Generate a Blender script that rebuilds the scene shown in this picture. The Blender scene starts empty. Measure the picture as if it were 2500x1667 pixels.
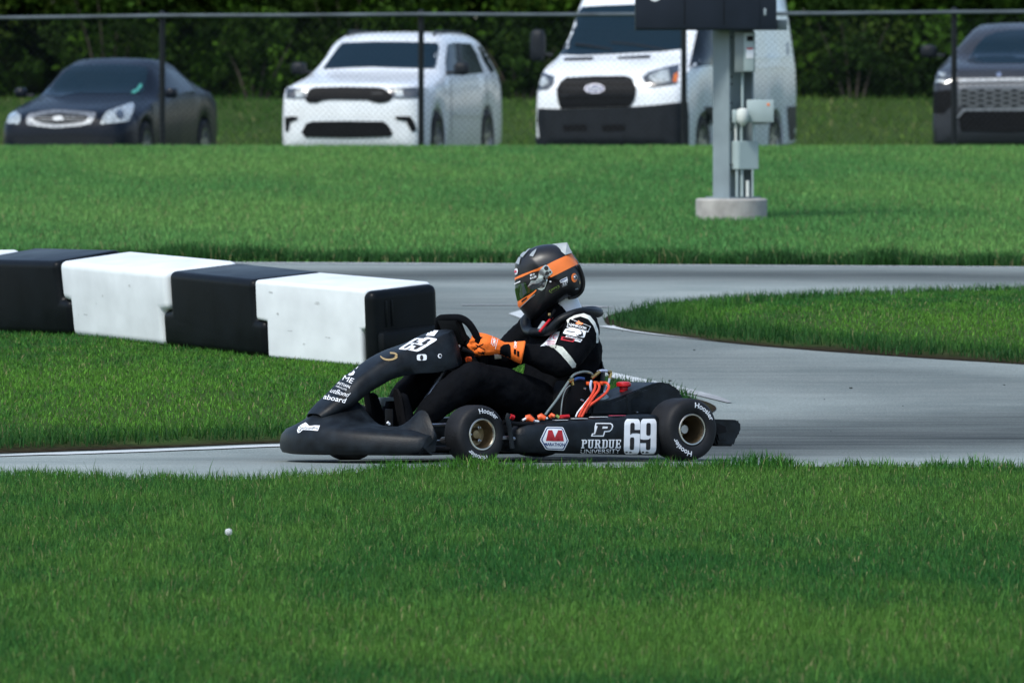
import bpy, bmesh, math, random
import numpy as np
from mathutils import Vector, Matrix
from mathutils.bvhtree import BVHTree
random.seed(7); rng = np.random.default_rng(7)
scene = bpy.context.scene
C = scene.collection
# ------------------------------------------------------------------ camera, sky, sun, exposure
F = 24000.0; CAM_H = 2.05; PITCH = math.atan((833.5 - 35) / F)      # focal length in photo pixels
cam = bpy.data.objects.new('camera', bpy.data.cameras.new('camera')); C.objects.link(cam)
cam.location = (0, 0, CAM_H); cam.rotation_euler = (math.pi / 2 - PITCH, 0, 0)
cam.data.sensor_width = 36; cam.data.lens = F / 2500 * 36
cam.data.clip_start = 1; cam.data.clip_end = 2000
cam.data.dof.use_dof = True; cam.data.dof.focus_distance = 44.2; cam.data.dof.aperture_fstop = 11.5
scene.camera = cam
SUN = Vector((-0.46, -0.58, 1.0)).normalized()
world = bpy.data.worlds.new('World'); scene.world = world; world.use_nodes = True
nt = world.node_tree; bg = nt.nodes['Background']
sky = nt.nodes.new('ShaderNodeTexSky'); sky.sky_type = 'NISHITA'; sky.sun_disc = False
sky.sun_elevation = math.asin(SUN.z); sky.sun_rotation = math.atan2(SUN.x, SUN.y)
sky.air_density = 1.0; sky.dust_density = 1.5; sky.ozone_density = 1.4
nt.links.new(sky.outputs[0], bg.inputs[0]); bg.inputs[1].default_value = 0.105
sl = bpy.data.lights.new('sun', 'SUN'); sl.energy = 1.5; sl.angle = math.radians(11); sl.color = (1.0, 0.985, 0.92)
so = bpy.data.objects.new('sun', sl); C.objects.link(so); so.rotation_euler = (-SUN).to_track_quat('-Z', 'Y').to_euler()
so.location = (-20, -20, 40)
scene.view_settings.view_transform = 'Standard'; scene.view_settings.look = 'None'
scene.view_settings.gamma = 1; scene.view_settings.exposure = 1.05; scene.view_settings.use_curve_mapping = False
scene.cycles.max_bounces = 6

# ------------------------------------------------------------------ helpers
CP, SP = math.cos(PITCH), math.sin(PITCH)
ORI = Vector((0, 0, CAM_H))
S = 2500 / 2352
def ray(px, py):
    u = (px - 1250) / F; v = (833.5 - py) / F
    return Vector((u, CP + v * SP, -SP + v * CP))
def at(px, py, d):
    r = ray(px, py); return ORI + r * (d / r.y)
GY = [-200, 0, 43.3, 45.7, 58, 71, 112, 114.5, 122, 150, 166, 900]
GZ = [.07, .07, .068, .0, .24, .24, .54, .50, .02, .05, .62, 1.5]
def g(y): return np.interp(y, GY, GZ)
def hit(px, py, extra=None, y0=25.0):
    r = ray(px, py); y = np.arange(y0, 200, .02); x = r.x / r.y * y; z = CAM_H + r.z / r.y * y
    i = max(0, int(np.argmax(z <= g(y) + .35)) - 5) if extra else 0; e = i + 1500 if extra else len(y)
    y, x, z = y[i:e], x[i:e], z[i:e]; gz = g(y) + (extra(x, y) if extra else 0); i = int(np.argmax(z <= gz))
    return Vector((x[i], y[i], gz[i]))
def hd(x, y, extra=None): return hit(x * S, y * S, extra)
MOF = {}
def tag(o, label=None, cat=None, group=None, kind=None):
    if label: o['label'] = label
    if cat: o['category'] = cat
    if group: o['group'] = group
    if kind: o['kind'] = kind
    return o
def empty(name, M, label, cat, group=None):
    o = bpy.data.objects.new(name, None); C.objects.link(o); o.matrix_world = M; o.empty_display_size = .1
    MOF[o.name] = M.copy(); return tag(o, label, cat, group)
def MO(p): return MOF[p.name] if p is not None else Matrix.Identity(4)
def obj(name, v, f, mat, parent=None, wld=False, smooth=True, sharp=None):
    """one mesh object; vertices are in the parent's frame, or in world space when wld"""
    me = bpy.data.meshes.new(name)
    if wld and parent is not None:
        I = MO(parent).inverted(); v = [I @ Vector(p) for p in v]
    me.from_pydata([tuple(p) for p in v], [], [tuple(q) for q in f]); me.update()
    bm = bmesh.new(); bm.from_mesh(me); bmesh.ops.recalc_face_normals(bm, faces=bm.faces); bm.to_mesh(me); bm.free()
    return link(name, me, mat, parent, smooth, sharp)
def link(name, me, mat, parent=None, smooth=True, sharp=None):
    if mat is not None and not me.materials: me.materials.append(mat)
    if smooth:
        me.polygons.foreach_set('use_smooth', [True] * len(me.polygons))
        me.set_sharp_from_angle(angle=math.radians(sharp if sharp else 40))
    o = bpy.data.objects.new(name, me); C.objects.link(o)
    if parent is not None: o.parent = parent
    MOF[o.name] = MO(parent).copy() if parent is not None else Matrix.Identity(4)
    return o
class MB:
    def __init__(s): s.v = []; s.f = []
    def add(s, v, f):
        n = len(s.v); s.v += [Vector(p) for p in v]; s.f += [tuple(i + n for i in q) for q in f]; return s
    def box(s, a, b, bev=0):
        bm = bmesh.new(); bmesh.ops.create_cube(bm, size=1)
        a = Vector(a); b = Vector(b)
        for q in bm.verts: q.co = Vector([(a[i] + b[i]) / 2 + q.co[i] * abs(b[i] - a[i]) for i in range(3)])
        if bev: bmesh.ops.bevel(bm, geom=bm.edges[:], offset=bev, segments=2, affect='EDGES', profile=.5)
        return s.bm(bm)
    def bm(s, bm):
        bm.verts.index_update(); s.add([q.co.copy() for q in bm.verts], [[q.index for q in p.verts] for p in bm.faces]); bm.free(); return s
    def loft(s, rings, cap=True, closed=True):
        n = len(rings[0]); v = [p for r in rings for p in r]; f = []
        for i in range(len(rings) - 1):
            for j in range(n if closed else n - 1):
                k = (j + 1) % n
                f.append((i * n + j, i * n + k, (i + 1) * n + k, (i + 1) * n + j))
        if cap: f.append(tuple(range(n))); f.append(tuple(range((len(rings) - 1) * n, len(rings) * n)))
        return s.add(v, f)
    def tube(s, pts, r, n=8, cap=True):
        pts = [Vector(p) for p in pts]; rr = r if isinstance(r, (list, tuple)) else [r] * len(pts)
        rings = []; up = None
        for i, p in enumerate(pts):
            t = (pts[min(i + 1, len(pts) - 1)] - pts[max(i - 1, 0)]).normalized()
            if up is None: up = t.orthogonal().normalized()
            up = (up - t * up.dot(t)).normalized(); w = t.cross(up)
            rings.append([p + (up * math.cos(2 * math.pi * k / n) + w * math.sin(2 * math.pi * k / n)) * rr[i] for k in range(n)])
        return s.loft(rings, cap)
    def lathe(s, c, axis, prof, n=40, ref=None):
        """prof: (axial, radius) pairs"""
        axis = Vector(axis).normalized(); u = axis.orthogonal().normalized() if ref is None else Vector(ref).normalized(); w = axis.cross(u); c = Vector(c)
        rings = [[c + axis * a + (u * math.cos(2 * math.pi * k / n) + w * math.sin(2 * math.pi * k / n)) * max(r, 1e-4) for k in range(n)] for a, r in prof]
        return s.loft(rings, False)
    def ball(s, c, r, sx=1, sy=1, sz=1, n=12):
        c = Vector(c); rings = []
        for i in range(n + 1):
            a = math.pi * i / n
            rings.append([c + Vector((r * sx * math.sin(a) * math.cos(2 * math.pi * k / (2 * n)), r * sy * math.sin(a) * math.sin(2 * math.pi * k / (2 * n)), r * sz * math.cos(a))) for k in range(2 * n)])
        rings = [[q + Vector((1e-5 * math.cos(k), 1e-5 * math.sin(k), 0)) for k, q in enumerate(r_)] if i in (0, n) else r_ for i, r_ in enumerate(rings)]
        return s.loft(rings, True)
    def build(s, name, mat, parent=None, wld=False, smooth=True, sharp=None): return obj(name, s.v, s.f, mat, parent, wld, smooth, sharp)
def spline(pts, m=8):
    """Catmull-Rom through points"""
    P = [Vector(p) for p in pts]; out = []
    for i in range(len(P) - 1):
        p0 = P[max(i - 1, 0)]; p1 = P[i]; p2 = P[i + 1]; p3 = P[min(i + 2, len(P) - 1)]
        for k in range(m):
            t = k / m
            out.append(.5 * ((2 * p1) + (p2 - p0) * t + (2 * p0 - 5 * p1 + 4 * p2 - p3) * t * t + (3 * p1 - p0 - 3 * p2 + p3) * t ** 3))
    out.append(P[-1]); return out
def tess(poly, mx):
    """triangulate a 2D polygon and refine it; returns 2D verts and faces"""
    bm = bmesh.new(); vs = [bm.verts.new((p[0], p[1], 0)) for p in poly]; bm.faces.new(vs)
    return refine(bm, mx)
def refine(bm, mx):
    bmesh.ops.triangulate(bm, faces=bm.faces[:])
    for _ in range(7):
        e = [q for q in bm.edges if q.calc_length() > mx]
        if not e: break
        bmesh.ops.subdivide_edges(bm, edges=e, cuts=1); bmesh.ops.triangulate(bm, faces=bm.faces[:])
    bm.verts.index_update(); v = [(q.co.x, q.co.y) for q in bm.verts]; f = [[q.index for q in p.verts] for p in bm.faces]; bm.free()
    return v, f
def bvh_of(objs):
    v = []; f = []
    for o in (objs if isinstance(objs, list) else [objs]):
        M = MOF[o.name]; n = len(v); v += [M @ q.co for q in o.data.vertices]; f += [[i + n for i in p.vertices] for p in o.data.polygons]
    return BVHTree.FromPolygons(v, f)
def drape(v2, f, bvh, off):
    """project a flat sheet given in photo coordinates onto the real surface and lift it by off metres"""
    hits = []
    for x, y in v2:
        r = ray(x, y).normalized(); loc, n, i, d = bvh.ray_cast(ORI, r); hits.append((loc, n, r))
    good = [h[0] for h in hits if h[0] is not None]
    dm = sum((p - ORI).length for p in good) / max(1, len(good)) if good else 45
    out = []
    for loc, n, r in hits:
        if loc is None: loc, n, i, d = bvh.find_nearest(ORI + r * dm)
        if n.dot(r) > 0: n = -n
        out.append(loc + n * off)
    return out, f
def ZC(ox, oy, s): return lambda pts: [(ox + x / s, oy + y / s) for x, y in pts]
def decal(name, poly, bvh, off, mat, parent, mx=6, smooth=True):
    v, f = tess(poly, mx); v, f = drape(v, f, bvh, off); return obj(name, v, f, mat, parent, True, smooth)
def ellipse(cx, cy, a, b, n=20, rot=0):
    c, s_ = math.cos(rot), math.sin(rot)
    return [(cx + a * math.cos(t) * c - b * math.sin(t) * s_, cy + a * math.cos(t) * s_ + b * math.sin(t) * c) for t in [2 * math.pi * k / n for k in range(n)]]
TXT = {}
def text2d(s, bold=0.0, shear=0.0):
    k = (s, bold, shear)
    if k not in TXT:
        cu = bpy.data.curves.new('t', 'FONT'); cu.body = s; cu.offset = bold; cu.shear = shear; cu.resolution_u = 4; cu.fill_mode = 'FRONT' if hasattr(cu, 'fill_mode') else cu.fill_mode
        o = bpy.data.objects.new('t', cu); C.objects.link(o); bpy.context.view_layer.update()
        dg = bpy.context.evaluated_depsgraph_get(); me = bpy.data.meshes.new_from_object(o.evaluated_get(dg))
        bpy.data.objects.remove(o); bpy.data.curves.remove(cu)
        v = np.array([q.co[:2] for q in me.vertices]); f = [list(p.vertices) for p in me.polygons]
        lo = v.min(0); hi = v.max(0); v = (v - lo) / (hi - lo); bpy.data.meshes.remove(me); TXT[k] = (v, f)
    return TXT[k]
def tdecal(name, s, o, u, w, bvh, off, mat, parent, bold=0.0, shear=0.0, mx=8):
    """lettering: o lower-left corner, u lower-right corner, w upper-left corner, in photo coordinates"""
    v, f = text2d(s, bold, shear)
    bm = bmesh.new(); vs = []
    for a, b in v: vs.append(bm.verts.new((o[0] + a * (u[0] - o[0]) + b * (w[0] - o[0]), o[1] + a * (u[1] - o[1]) + b * (w[1] - o[1]), 0)))
    for q in f:
        try: bm.faces.new([vs[i] for i in q])
        except Exception: pass
    v, f = refine(bm, mx); v, f = drape(v, f, bvh, off); return obj(name, v, f, mat, parent, True)
# ------------------------------------------------------------------ materials
def mat(name, col, rough=.5, metal=0, var=0.0, vs=6.0, bump=0.0, bs=60.0, spec=.5, coat=0.0, scl=(1, 1, 1), det=4):
    m = bpy.data.materials.new(name); m.use_nodes = True; t = m.node_tree; b = t.nodes['Principled BSDF']
    b.inputs['Base Color'].default_value = (*col, 1); b.inputs['Roughness'].default_value = rough; b.inputs['Metallic'].default_value = metal
    b.inputs['Specular IOR Level'].default_value = spec; b.inputs['Coat Weight'].default_value = coat; b.inputs['Coat Roughness'].default_value = .06
    tc = t.nodes.new('ShaderNodeTexCoord'); mp = t.nodes.new('ShaderNodeMapping'); mp.inputs['Scale'].default_value = scl
    t.links.new(tc.outputs['Object'], mp.inputs['Vector'])
    if var:
        n = t.nodes.new('ShaderNodeTexNoise'); n.inputs['Scale'].default_value = vs; n.inputs['Detail'].default_value = det
        t.links.new(mp.outputs[0], n.inputs['Vector'])
        r = t.nodes.new('ShaderNodeValToRGB'); r.color_ramp.elements[0].position = .3; r.color_ramp.elements[1].position = .7
        r.color_ramp.elements[0].color = (*[c * (1 - var) for c in col], 1); r.color_ramp.elements[1].color = (*[min(1, c * (1 + var)) for c in col], 1)
        t.links.new(n.outputs[0], r.inputs[0]); t.links.new(r.outputs[0], b.inputs['Base Color'])
        rr = t.nodes.new('ShaderNodeMapRange'); rr.inputs['To Min'].default_value = max(.02, rough - .08 * (rough > .2)); rr.inputs['To Max'].default_value = min(1, rough + .1 * (rough > .2))
        t.links.new(n.outputs[0], rr.inputs[0]); t.links.new(rr.outputs[0], b.inputs['Roughness'])
    if bump:
        n2 = t.nodes.new('ShaderNodeTexNoise'); n2.inputs['Scale'].default_value = bs; n2.inputs['Detail'].default_value = 5
        t.links.new(mp.outputs[0], n2.inputs['Vector']); bp = t.nodes.new('ShaderNodeBump'); bp.inputs['Strength'].default_value = bump; bp.inputs['Distance'].default_value = .01
        t.links.new(n2.outputs[0], bp.inputs['Height']); t.links.new(bp.outputs[0], b.inputs['Normal'])
    return m
def leafmat(name, tr=.35, rough=.6, sp=.2):
    """foliage: colour from the per-blade attribute, part of the light passes through"""
    m = bpy.data.materials.new(name); m.use_nodes = True; t = m.node_tree; t.nodes.clear()
    o = t.nodes.new('ShaderNodeOutputMaterial'); a = t.nodes.new('ShaderNodeAttribute'); a.attribute_name = 'tint'
    p = t.nodes.new('ShaderNodeBsdfPrincipled'); p.inputs['Roughness'].default_value = rough; p.inputs['Specular IOR Level'].default_value = sp
    tl = t.nodes.new('ShaderNodeBsdfTranslucent'); mx = t.nodes.new('ShaderNodeMixShader'); mx.inputs[0].default_value = tr
    t.links.new(a.outputs['Color'], p.inputs['Base Color']); t.links.new(a.outputs['Color'], tl.inputs['Color'])
    t.links.new(p.outputs[0], mx.inputs[1]); t.links.new(tl.outputs[0], mx.inputs[2]); t.links.new(mx.outputs[0], o.inputs[0]); return m
MT = {}
MT['grass'] = leafmat('grass_blades', .4, .6, .15); MT['leaf'] = leafmat('leaves', .25, .8, .05)
MT['white_plastic'] = mat('white_plastic', (.70, .745, .755), .45, var=.09, vs=5, bump=.05, bs=30)
MT['black_plastic'] = mat('black_plastic', (.0035, .005, .0065), .38, var=.35, vs=5, bump=.06, bs=60, spec=.13)
MT['kart_plastic'] = mat('kart_plastic', (.006, .009, .012), .47, var=.7, vs=16, bump=.10, bs=110, spec=.22)
MT['matte_black'] = mat('matte_black', (.0035, .004, .005), .6, var=.3, vs=12, spec=.15)
MT['rubber'] = mat('rubber', (.008, .009, .011), .62, var=.45, vs=14, bump=.2, bs=160, spec=.3)
MT['dark_rubber'] = mat('dark_rubber', (.005, .005, .006), .8, var=.2, spec=.1)
MT['steel'] = mat('steel', (.45, .46, .48), .35, 1, var=.15, vs=30)
MT['chrome'] = mat('chrome', (.75, .77, .8), .15, 1)
MT['brass'] = mat('brass', (.55, .38, .14), .3, 1, var=.2, vs=80)
MT['bronze'] = mat('bronze_rim', (.22, .165, .095), .34, .85, var=.2, vs=25)
MT['lip'] = mat('polished_lip', (.55, .52, .46), .28, 1, var=.15, vs=40)
MT['orange'] = mat('orange_fabric', (.85, .16, .012), .75, var=.12, vs=40, bump=.25, bs=220)
MT['orange_paint'] = mat('orange_paint', (.86, .20, .035), .42, var=.06, vs=20)
MT['orange_cable'] = mat('orange_cable', (.62, .055, .02), .45, var=.12, vs=40)
MT['orange_part'] = mat('orange_connector', (.72, .10, .02), .42, var=.1, vs=40)
MT['red'] = mat('red_plastic', (.5, .01, .015), .35, var=.1, vs=30)
MT['white'] = mat('white_vinyl', (.80, .83, .86), .5, var=.03, vs=20)
MT['suit'] = mat('suit_cloth', (.0030, .0036, .0050), .85, var=.35, vs=12, bump=.5, bs=28, spec=.07)
MT['reflective'] = mat('reflective_tape', (.50, .53, .47), .5, var=.18, vs=50, bump=.3, bs=60)
MT['cream'] = mat('cream_band', (.68, .70, .64), .6, var=.1, vs=40)
MT['navy_ink'] = mat('navy_ink', (.012, .045, .16), .5, var=.05)
MT['red_ink'] = mat('red_ink', (.42, .012, .022), .5, var=.05)
MT['black_ink'] = mat('black_ink', (.01, .01, .012), .6, var=.1)
MT['pink_ink'] = mat('pink_ink', (.6, .06, .12), .5, var=.1)
MT['green_ink'] = mat('green_ink', (.16, .26, .05), .5, var=.1)
MT['gold_ink'] = mat('gold_ink', (.32, .23, .10), .45, var=.15, vs=50)
MT['asph_mark'] = None
# ------------------------------------------------------------------ ground, track, infields
def groundmat(name, c1, c2, scale, soil=None):
    m = mat(name, c1, .95, var=0, spec=.03); t = m.node_tree; b = t.nodes['Principled BSDF']
    tc = t.nodes.new('ShaderNodeTexCoord'); n = t.nodes.new('ShaderNodeTexNoise'); n.inputs['Scale'].default_value = scale; n.inputs['Detail'].default_value = 8; n.inputs['Roughness'].default_value = .7
    t.links.new(tc.outputs['Object'], n.inputs['Vector'])
    r = t.nodes.new('ShaderNodeValToRGB'); r.color_ramp.elements[0].color = (*c1, 1); r.color_ramp.elements[1].color = (*c2, 1); r.color_ramp.elements[0].position = .35; r.color_ramp.elements[1].position = .65
    t.links.new(n.outputs[0], r.inputs[0]); out = r.outputs[0]
    if soil:
        a = t.nodes.new('ShaderNodeAttribute'); a.attribute_name = 'dirt'; mx = t.nodes.new('ShaderNodeMix'); mx.data_type = 'RGBA'
        n2 = t.nodes.new('ShaderNodeTexNoise'); n2.inputs['Scale'].default_value = 30; n2.inputs['Detail'].default_value = 6; t.links.new(tc.outputs['Object'], n2.inputs['Vector'])
        r2 = t.nodes.new('ShaderNodeValToRGB'); r2.color_ramp.elements[0].color = (*[c * .45 for c in soil], 1); r2.color_ramp.elements[1].color = (*[c * 1.4 for c in soil], 1); r2.color_ramp.elements[0].position = .35; r2.color_ramp.elements[1].position = .65
        t.links.new(n2.outputs[0], r2.inputs[0]); t.links.new(a.outputs['Fac'], mx.inputs[0]); t.links.new(out, mx.inputs[6]); t.links.new(r2.outputs[0], mx.inputs[7]); out = mx.outputs[2]
        bp = t.nodes.new('ShaderNodeBump'); bp.inputs['Strength'].default_value = .8; bp.inputs['Distance'].default_value = .02; t.links.new(n2.outputs[0], bp.inputs['Height']); t.links.new(bp.outputs[0], b.inputs['Normal'])
    t.links.new(out, b.inputs['Base Color']); return m
MT['soil'] = groundmat('lawn_soil', (.028, .055, .014), (.05, .085, .025), 3.0)
MT['infield'] = groundmat('infield_soil', (.03, .06, .016), (.05, .085, .025), 4.0, (.024, .017, .011))
ys = sorted(set([-60, 0, 20, 30, 40, 42, 43, 44, 45, 45.7, 46.5, 48, 50, 54, 58, 64, 71, 80, 95, 105, 112, 113, 114.5, 117, 120, 122, 130, 140, 150, 154, 158, 162, 166, 180, 220, 300, 450, 700, 900]))
xs = [-500, -200, -80, -30, -12, -6, -3, 0, 3, 6, 12, 30, 80, 200, 500]
gv = [(x, y, float(g(y)) - .015) for y in ys for x in xs]; nx = len(xs)
gf = [(j * nx + i, j * nx + i + 1, (j + 1) * nx + i + 1, (j + 1) * nx + i) for j in range(len(ys) - 1) for i in range(nx - 1)]
tag(obj('ground', gv, gf, MT['soil']), kind='structure')

near_px = [(-900, 1080), (-150, 1088), (0, 1090), (300, 1101), (576, 1103), (800, 1086), (1100, 1077), (1700, 1071), (2352, 1073), (2500, 1073), (3200, 1080)]
NEAR = np.array([hd(*p)[:2] for p in near_px])
far_px = [(-900, 603), (0, 603), (520, 603.5), (1180, 606), (2352, 613), (3200, 618)]
FAR = np.array([hd(*p)[:2] for p in far_px])
def near_y(x): return np.interp(x, NEAR[:, 0], NEAR[:, 1])
def far_y(x): return np.interp(x, FAR[:, 0], FAR[:, 1])
def smooth_poly(px, m=5): return [hd(p.x, p.y) for p in spline([(a, b, 0) for a, b in px], m)]
L_px = [(-700, 1062), (-120, 1047), (0, 1042), (300, 1032), (640, 1018), (1100, 1003), (1450, 986), (1580, 966), (1640, 946), (1632, 928), (1548, 904), (1410, 872), (1250, 836), (1100, 798), (1030, 765), (940, 735), (700, 700), (400, 682), (0, 670), (-700, 660)]
R_px = [(3300, 880), (2480, 848), (2352, 838), (2100, 822), (1900, 808), (1700, 791), (1500, 769), (1420, 756), (1390, 742), (1398, 726), (1450, 716), (1560, 706), (1800, 694), (2100, 684), (2352, 677), (2480, 674), (3300, 664)]
LP = smooth_poly(L_px); RP = smooth_poly(R_px)
def pdist(x, y, poly, close=True):
    """distance to a polyline and inside test, vectorised"""
    x = np.atleast_1d(np.asarray(x, float)); y = np.atleast_1d(np.asarray(y, float)); P = np.array([p[:2] for p in poly]); d = np.full(x.shape, 1e9); ins = np.zeros(x.shape, bool)
    n = len(P)
    for i in range(n if close else n - 1):
        a = P[i]; b = P[(i + 1) % n]; ab = b - a; L = ab @ ab + 1e-12
        t = np.clip(((x - a[0]) * ab[0] + (y - a[1]) * ab[1]) / L, 0, 1)
        d = np.minimum(d, np.hypot(x - a[0] - t * ab[0], y - a[1] - t * ab[1]))
        c = ((a[1] > y) != (b[1] > y)) & (x < (b[0] - a[0]) * (y - a[1]) / (b[1] - a[1] + 1e-12) + a[0]); ins ^= c
    return d, ins
def lbump(x, y):
    d, i = pdist(x, y, LP); return np.where(i, .004 + .042 * np.minimum(d, 5.5), 0)
def rbump(x, y):
    d, i = pdist(x, y, RP); return np.where(i, .004 + .05 * np.minimum(d, 1.2), 0)
def lowfreq(x, y, seed, sc):
    r = np.random.default_rng(seed); o = np.zeros_like(x)
    for k in range(10):
        a = r.uniform(0, 6.28); fq = sc * r.uniform(.5, 2.4); o += np.sin(fq * (x * math.cos(a) + .45 * y * math.sin(a)) + r.uniform(0, 6.28))
    return o / 3.2
def infield(name, P, bump):
    v, f = tess([(p.x, p.y) for p in P], .45)
    x = np.array([q[0] for q in v]); y = np.array([q[1] for q in v]); z = g(y) + np.maximum(bump(x, y), .004); d, i = pdist(x, y, P)
    o = obj(name, [(a, b, c) for a, b, c in zip(x, y, z)], f, MT['infield']); tag(o, kind='structure')
    a = o.data.attributes.new('dirt', 'FLOAT', 'POINT'); a.data.foreach_set('value', np.clip(1.2 - d / (.30 + .16 * lowfreq(x, y, 71, 3) + .1 * lowfreq(x, y, 72, 9)).clip(.1, 1), 0, 1).astype(np.float32)); return o
infield('infield', LP, lbump); infield('infield', RP, rbump)

# asphalt with rubbered-in racing lines as a stain attribute
def lane(px, m=6): return [hd(p.x, p.y) for p in spline([(a, b, 0) for a, b in px], m)]
LANES = [(lane([(-400, 640), (300, 636), (1000, 632), (1500, 630), (2000, 633), (2352, 637), (2900, 640)]), 1.9, .85),
         (lane([(2600, 985), (2352, 1000), (2050, 1008), (1700, 1022), (1300, 1050), (1150, 1056)]), 1.2, .95),
         (lane([(2600, 955), (2300, 968), (2000, 985), (1750, 1005)]), 1.3, .8),
         (lane([(2600, 925), (2400, 905), (2150, 885), (1900, 868), (1650, 845), (1400, 800), (1150, 740), (900, 690), (500, 660)]), 1.5, .5),
         (lane([(2600, 905), (2352, 880), (2150, 862), (2000, 852)]), .5, .55),
         (lane([(2300, 900), (2150, 940), (1900, 965), (1700, 975)]), .8, .45)]
nX, nY = 130, 150
tx = np.concatenate([[-60, -30, -15], np.linspace(-7, 7, nX), [15, 30, 60]]); tv = []; tf = []; rub = []
for j in range(nY):
    s_ = (j / (nY - 1)) ** 1.25; yy = near_y(tx) + (far_y(tx) - near_y(tx)) * s_
    tv += [(x, y, float(g(y))) for x, y in zip(tx, yy)]
W = len(tx); tf = [(j * W + i, j * W + i + 1, (j + 1) * W + i + 1, (j + 1) * W + i) for j in range(nY - 1) for i in range(W - 1)]
ax = np.array([p[0] for p in tv]); ay = np.array([p[1] for p in tv]); rub = np.zeros(len(tv))
for P, wd, am in LANES:
    d, _ = pdist(ax, ay, P, False); rub = np.maximum(rub, am * np.exp(-(d / wd) ** 2))
def trackmat():
    m = mat('asphalt', (.2, .2, .2), .9, spec=.04); t = m.node_tree; b = t.nodes['Principled BSDF']; N = t.nodes.new; LK = t.links.new
    tc = N('ShaderNodeTexCoord')
    def noise(sc, mp, det=6, rg=.6):
        q = N('ShaderNodeMapping'); q.inputs['Scale'].default_value = mp; LK(tc.outputs['Object'], q.inputs[0]); n = N('ShaderNodeTexNoise'); n.inputs['Scale'].default_value = sc; n.inputs['Detail'].default_value = det; n.inputs['Roughness'].default_value = rg; LK(q.outputs[0], n.inputs['Vector']); return n.outputs[0]
    def ramp(i, p0, c0, p1, c1):
        r = N('ShaderNodeValToRGB'); r.color_ramp.elements[0].position = p0; r.color_ramp.elements[1].position = p1; r.color_ramp.elements[0].color = (*c0, 1); r.color_ramp.elements[1].color = (*c1, 1); LK(i, r.inputs[0]); return r.outputs[0]
    def mix(f, a, bb, mode='MIX'):
        q = N('ShaderNodeMix'); q.data_type = 'RGBA'; q.blend_type = mode
        if isinstance(f, float): q.inputs[0].default_value = f
        else: LK(f, q.inputs[0])
        LK(a, q.inputs[6]); LK(bb, q.inputs[7]); return q.outputs[2]
    base = ramp(noise(1.2, (1, 1, 1), 8), .3, (.24, .29, .285), .7, (.345, .395, .382))
    agg = ramp(noise(120, (1, .35, 1), 3, .8), .3, (.25, .25, .25), .62, (1.0, 1.0, 1.0)); col = mix(.6, base, agg, 'MULTIPLY')
    streak = N('ShaderNodeMath'); streak.operation = 'MULTIPLY'; a = N('ShaderNodeAttribute'); a.attribute_name = 'rubber'
    st = ramp(noise(2.2, (.22, 3.2, 1), 7, .68), .33, (.68, .68, .68), .62, (1, 1, 1)); LK(a.outputs['Fac'], streak.inputs[0]); LK(st, streak.inputs[1])
    dark = N('ShaderNodeRGB'); dark.outputs[0].default_value = (.028, .034, .038, 1)
    col = mix(streak.outputs[0], col, dark.outputs[0]); LK(col, b.inputs['Base Color'])
    bp = N('ShaderNodeBump'); bp.inputs['Strength'].default_value = .5; bp.inputs['Distance'].default_value = .006; LK(noise(150, (1, 1, 1), 3), bp.inputs['Height']); LK(bp.outputs[0], b.inputs['Normal']); return m
MT['asphalt'] = trackmat()
track = tag(obj('track', tv, tf, MT['asphalt']), kind='structure')
a = track.data.attributes.new('rubber', 'FLOAT', 'POINT'); a.data.foreach_set('value', rub.astype(np.float32))
def paintmat():
    m = mat('line_paint', (.62, .65, .66), .85, spec=.05); t = m.node_tree; b = t.nodes['Principled BSDF']
    tc = t.nodes.new('ShaderNodeTexCoord'); n = t.nodes.new('ShaderNodeTexNoise'); n.inputs['Scale'].default_value = 14; n.inputs['Detail'].default_value = 8; n.inputs['Roughness'].default_value = .75
    t.links.new(tc.outputs['Object'], n.inputs['Vector']); a = t.nodes.new('ShaderNodeAttribute'); a.attribute_name = 'worn'
    ad = t.nodes.new('ShaderNodeMath'); ad.operation = 'ADD'; t.links.new(n.outputs[0], ad.inputs[0]); t.links.new(a.outputs['Fac'], ad.inputs[1])
    r = t.nodes.new('ShaderNodeValToRGB'); r.color_ramp.elements[0].position = .5; r.color_ramp.elements[1].position = .75; r.color_ramp.elements[0].color = (.50, .54, .55, 1); r.color_ramp.elements[1].color = (.25, .265, .275, 1)
    t.links.new(ad.outputs[0], r.inputs[0]); t.links.new(r.outputs[0], b.inputs['Base Color']); return m
MT['paint'] = paintmat()
def line(px, width, worn, taper=False):
    P = lane(px, 6); v = []; f = []; wv = []
    for i, p in enumerate(P):
        t = (P[min(i + 1, len(P) - 1)] - P[max(i - 1, 0)]); t.z = 0; t.normalize(); n = Vector((-t.y, t.x, 0)); k = i / (len(P) - 1)
        wd = width * (1 - .85 * k ** 3 if taper else 1)
        for s_ in (-.5, .5):
            q = p + n * wd * s_; v.append((q.x, q.y, float(g(q.y)) + .005)); wv.append(worn[0] + (worn[1] - worn[0]) * k)
    f = [(2 * i, 2 * i + 1, 2 * i + 3, 2 * i + 2) for i in range(len(P) - 1)]
    o = obj('edge_line', v, f, MT['paint'], track); a = o.data.attributes.new('worn', 'FLOAT', 'POINT'); a.data.foreach_set('value', np.array(wv, np.float32))
line([(-500, 1064), (-120, 1052), (0, 1048), (300, 1038), (640, 1025), (1000, 1014)], .125, (-.12, -.12))
line([(1250, 829), (1410, 864), (1540, 891), (1630, 912), (1675, 926)], .13, (-.15, .42), True)
line([(1392, 750), (1440, 757), (1520, 769), (1700, 787), (1900, 803), (2100, 817), (2352, 833)], .12, (-.1, .22), True)
line([(-400, 605), (520, 605), (1180, 608), (1700, 611), (2352, 615), (2800, 617)], .17, (-.05, -.05))
line([(1060, 702), (1200, 702), (1330, 704), (1395, 707)], .12, (.32, .2))
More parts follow.
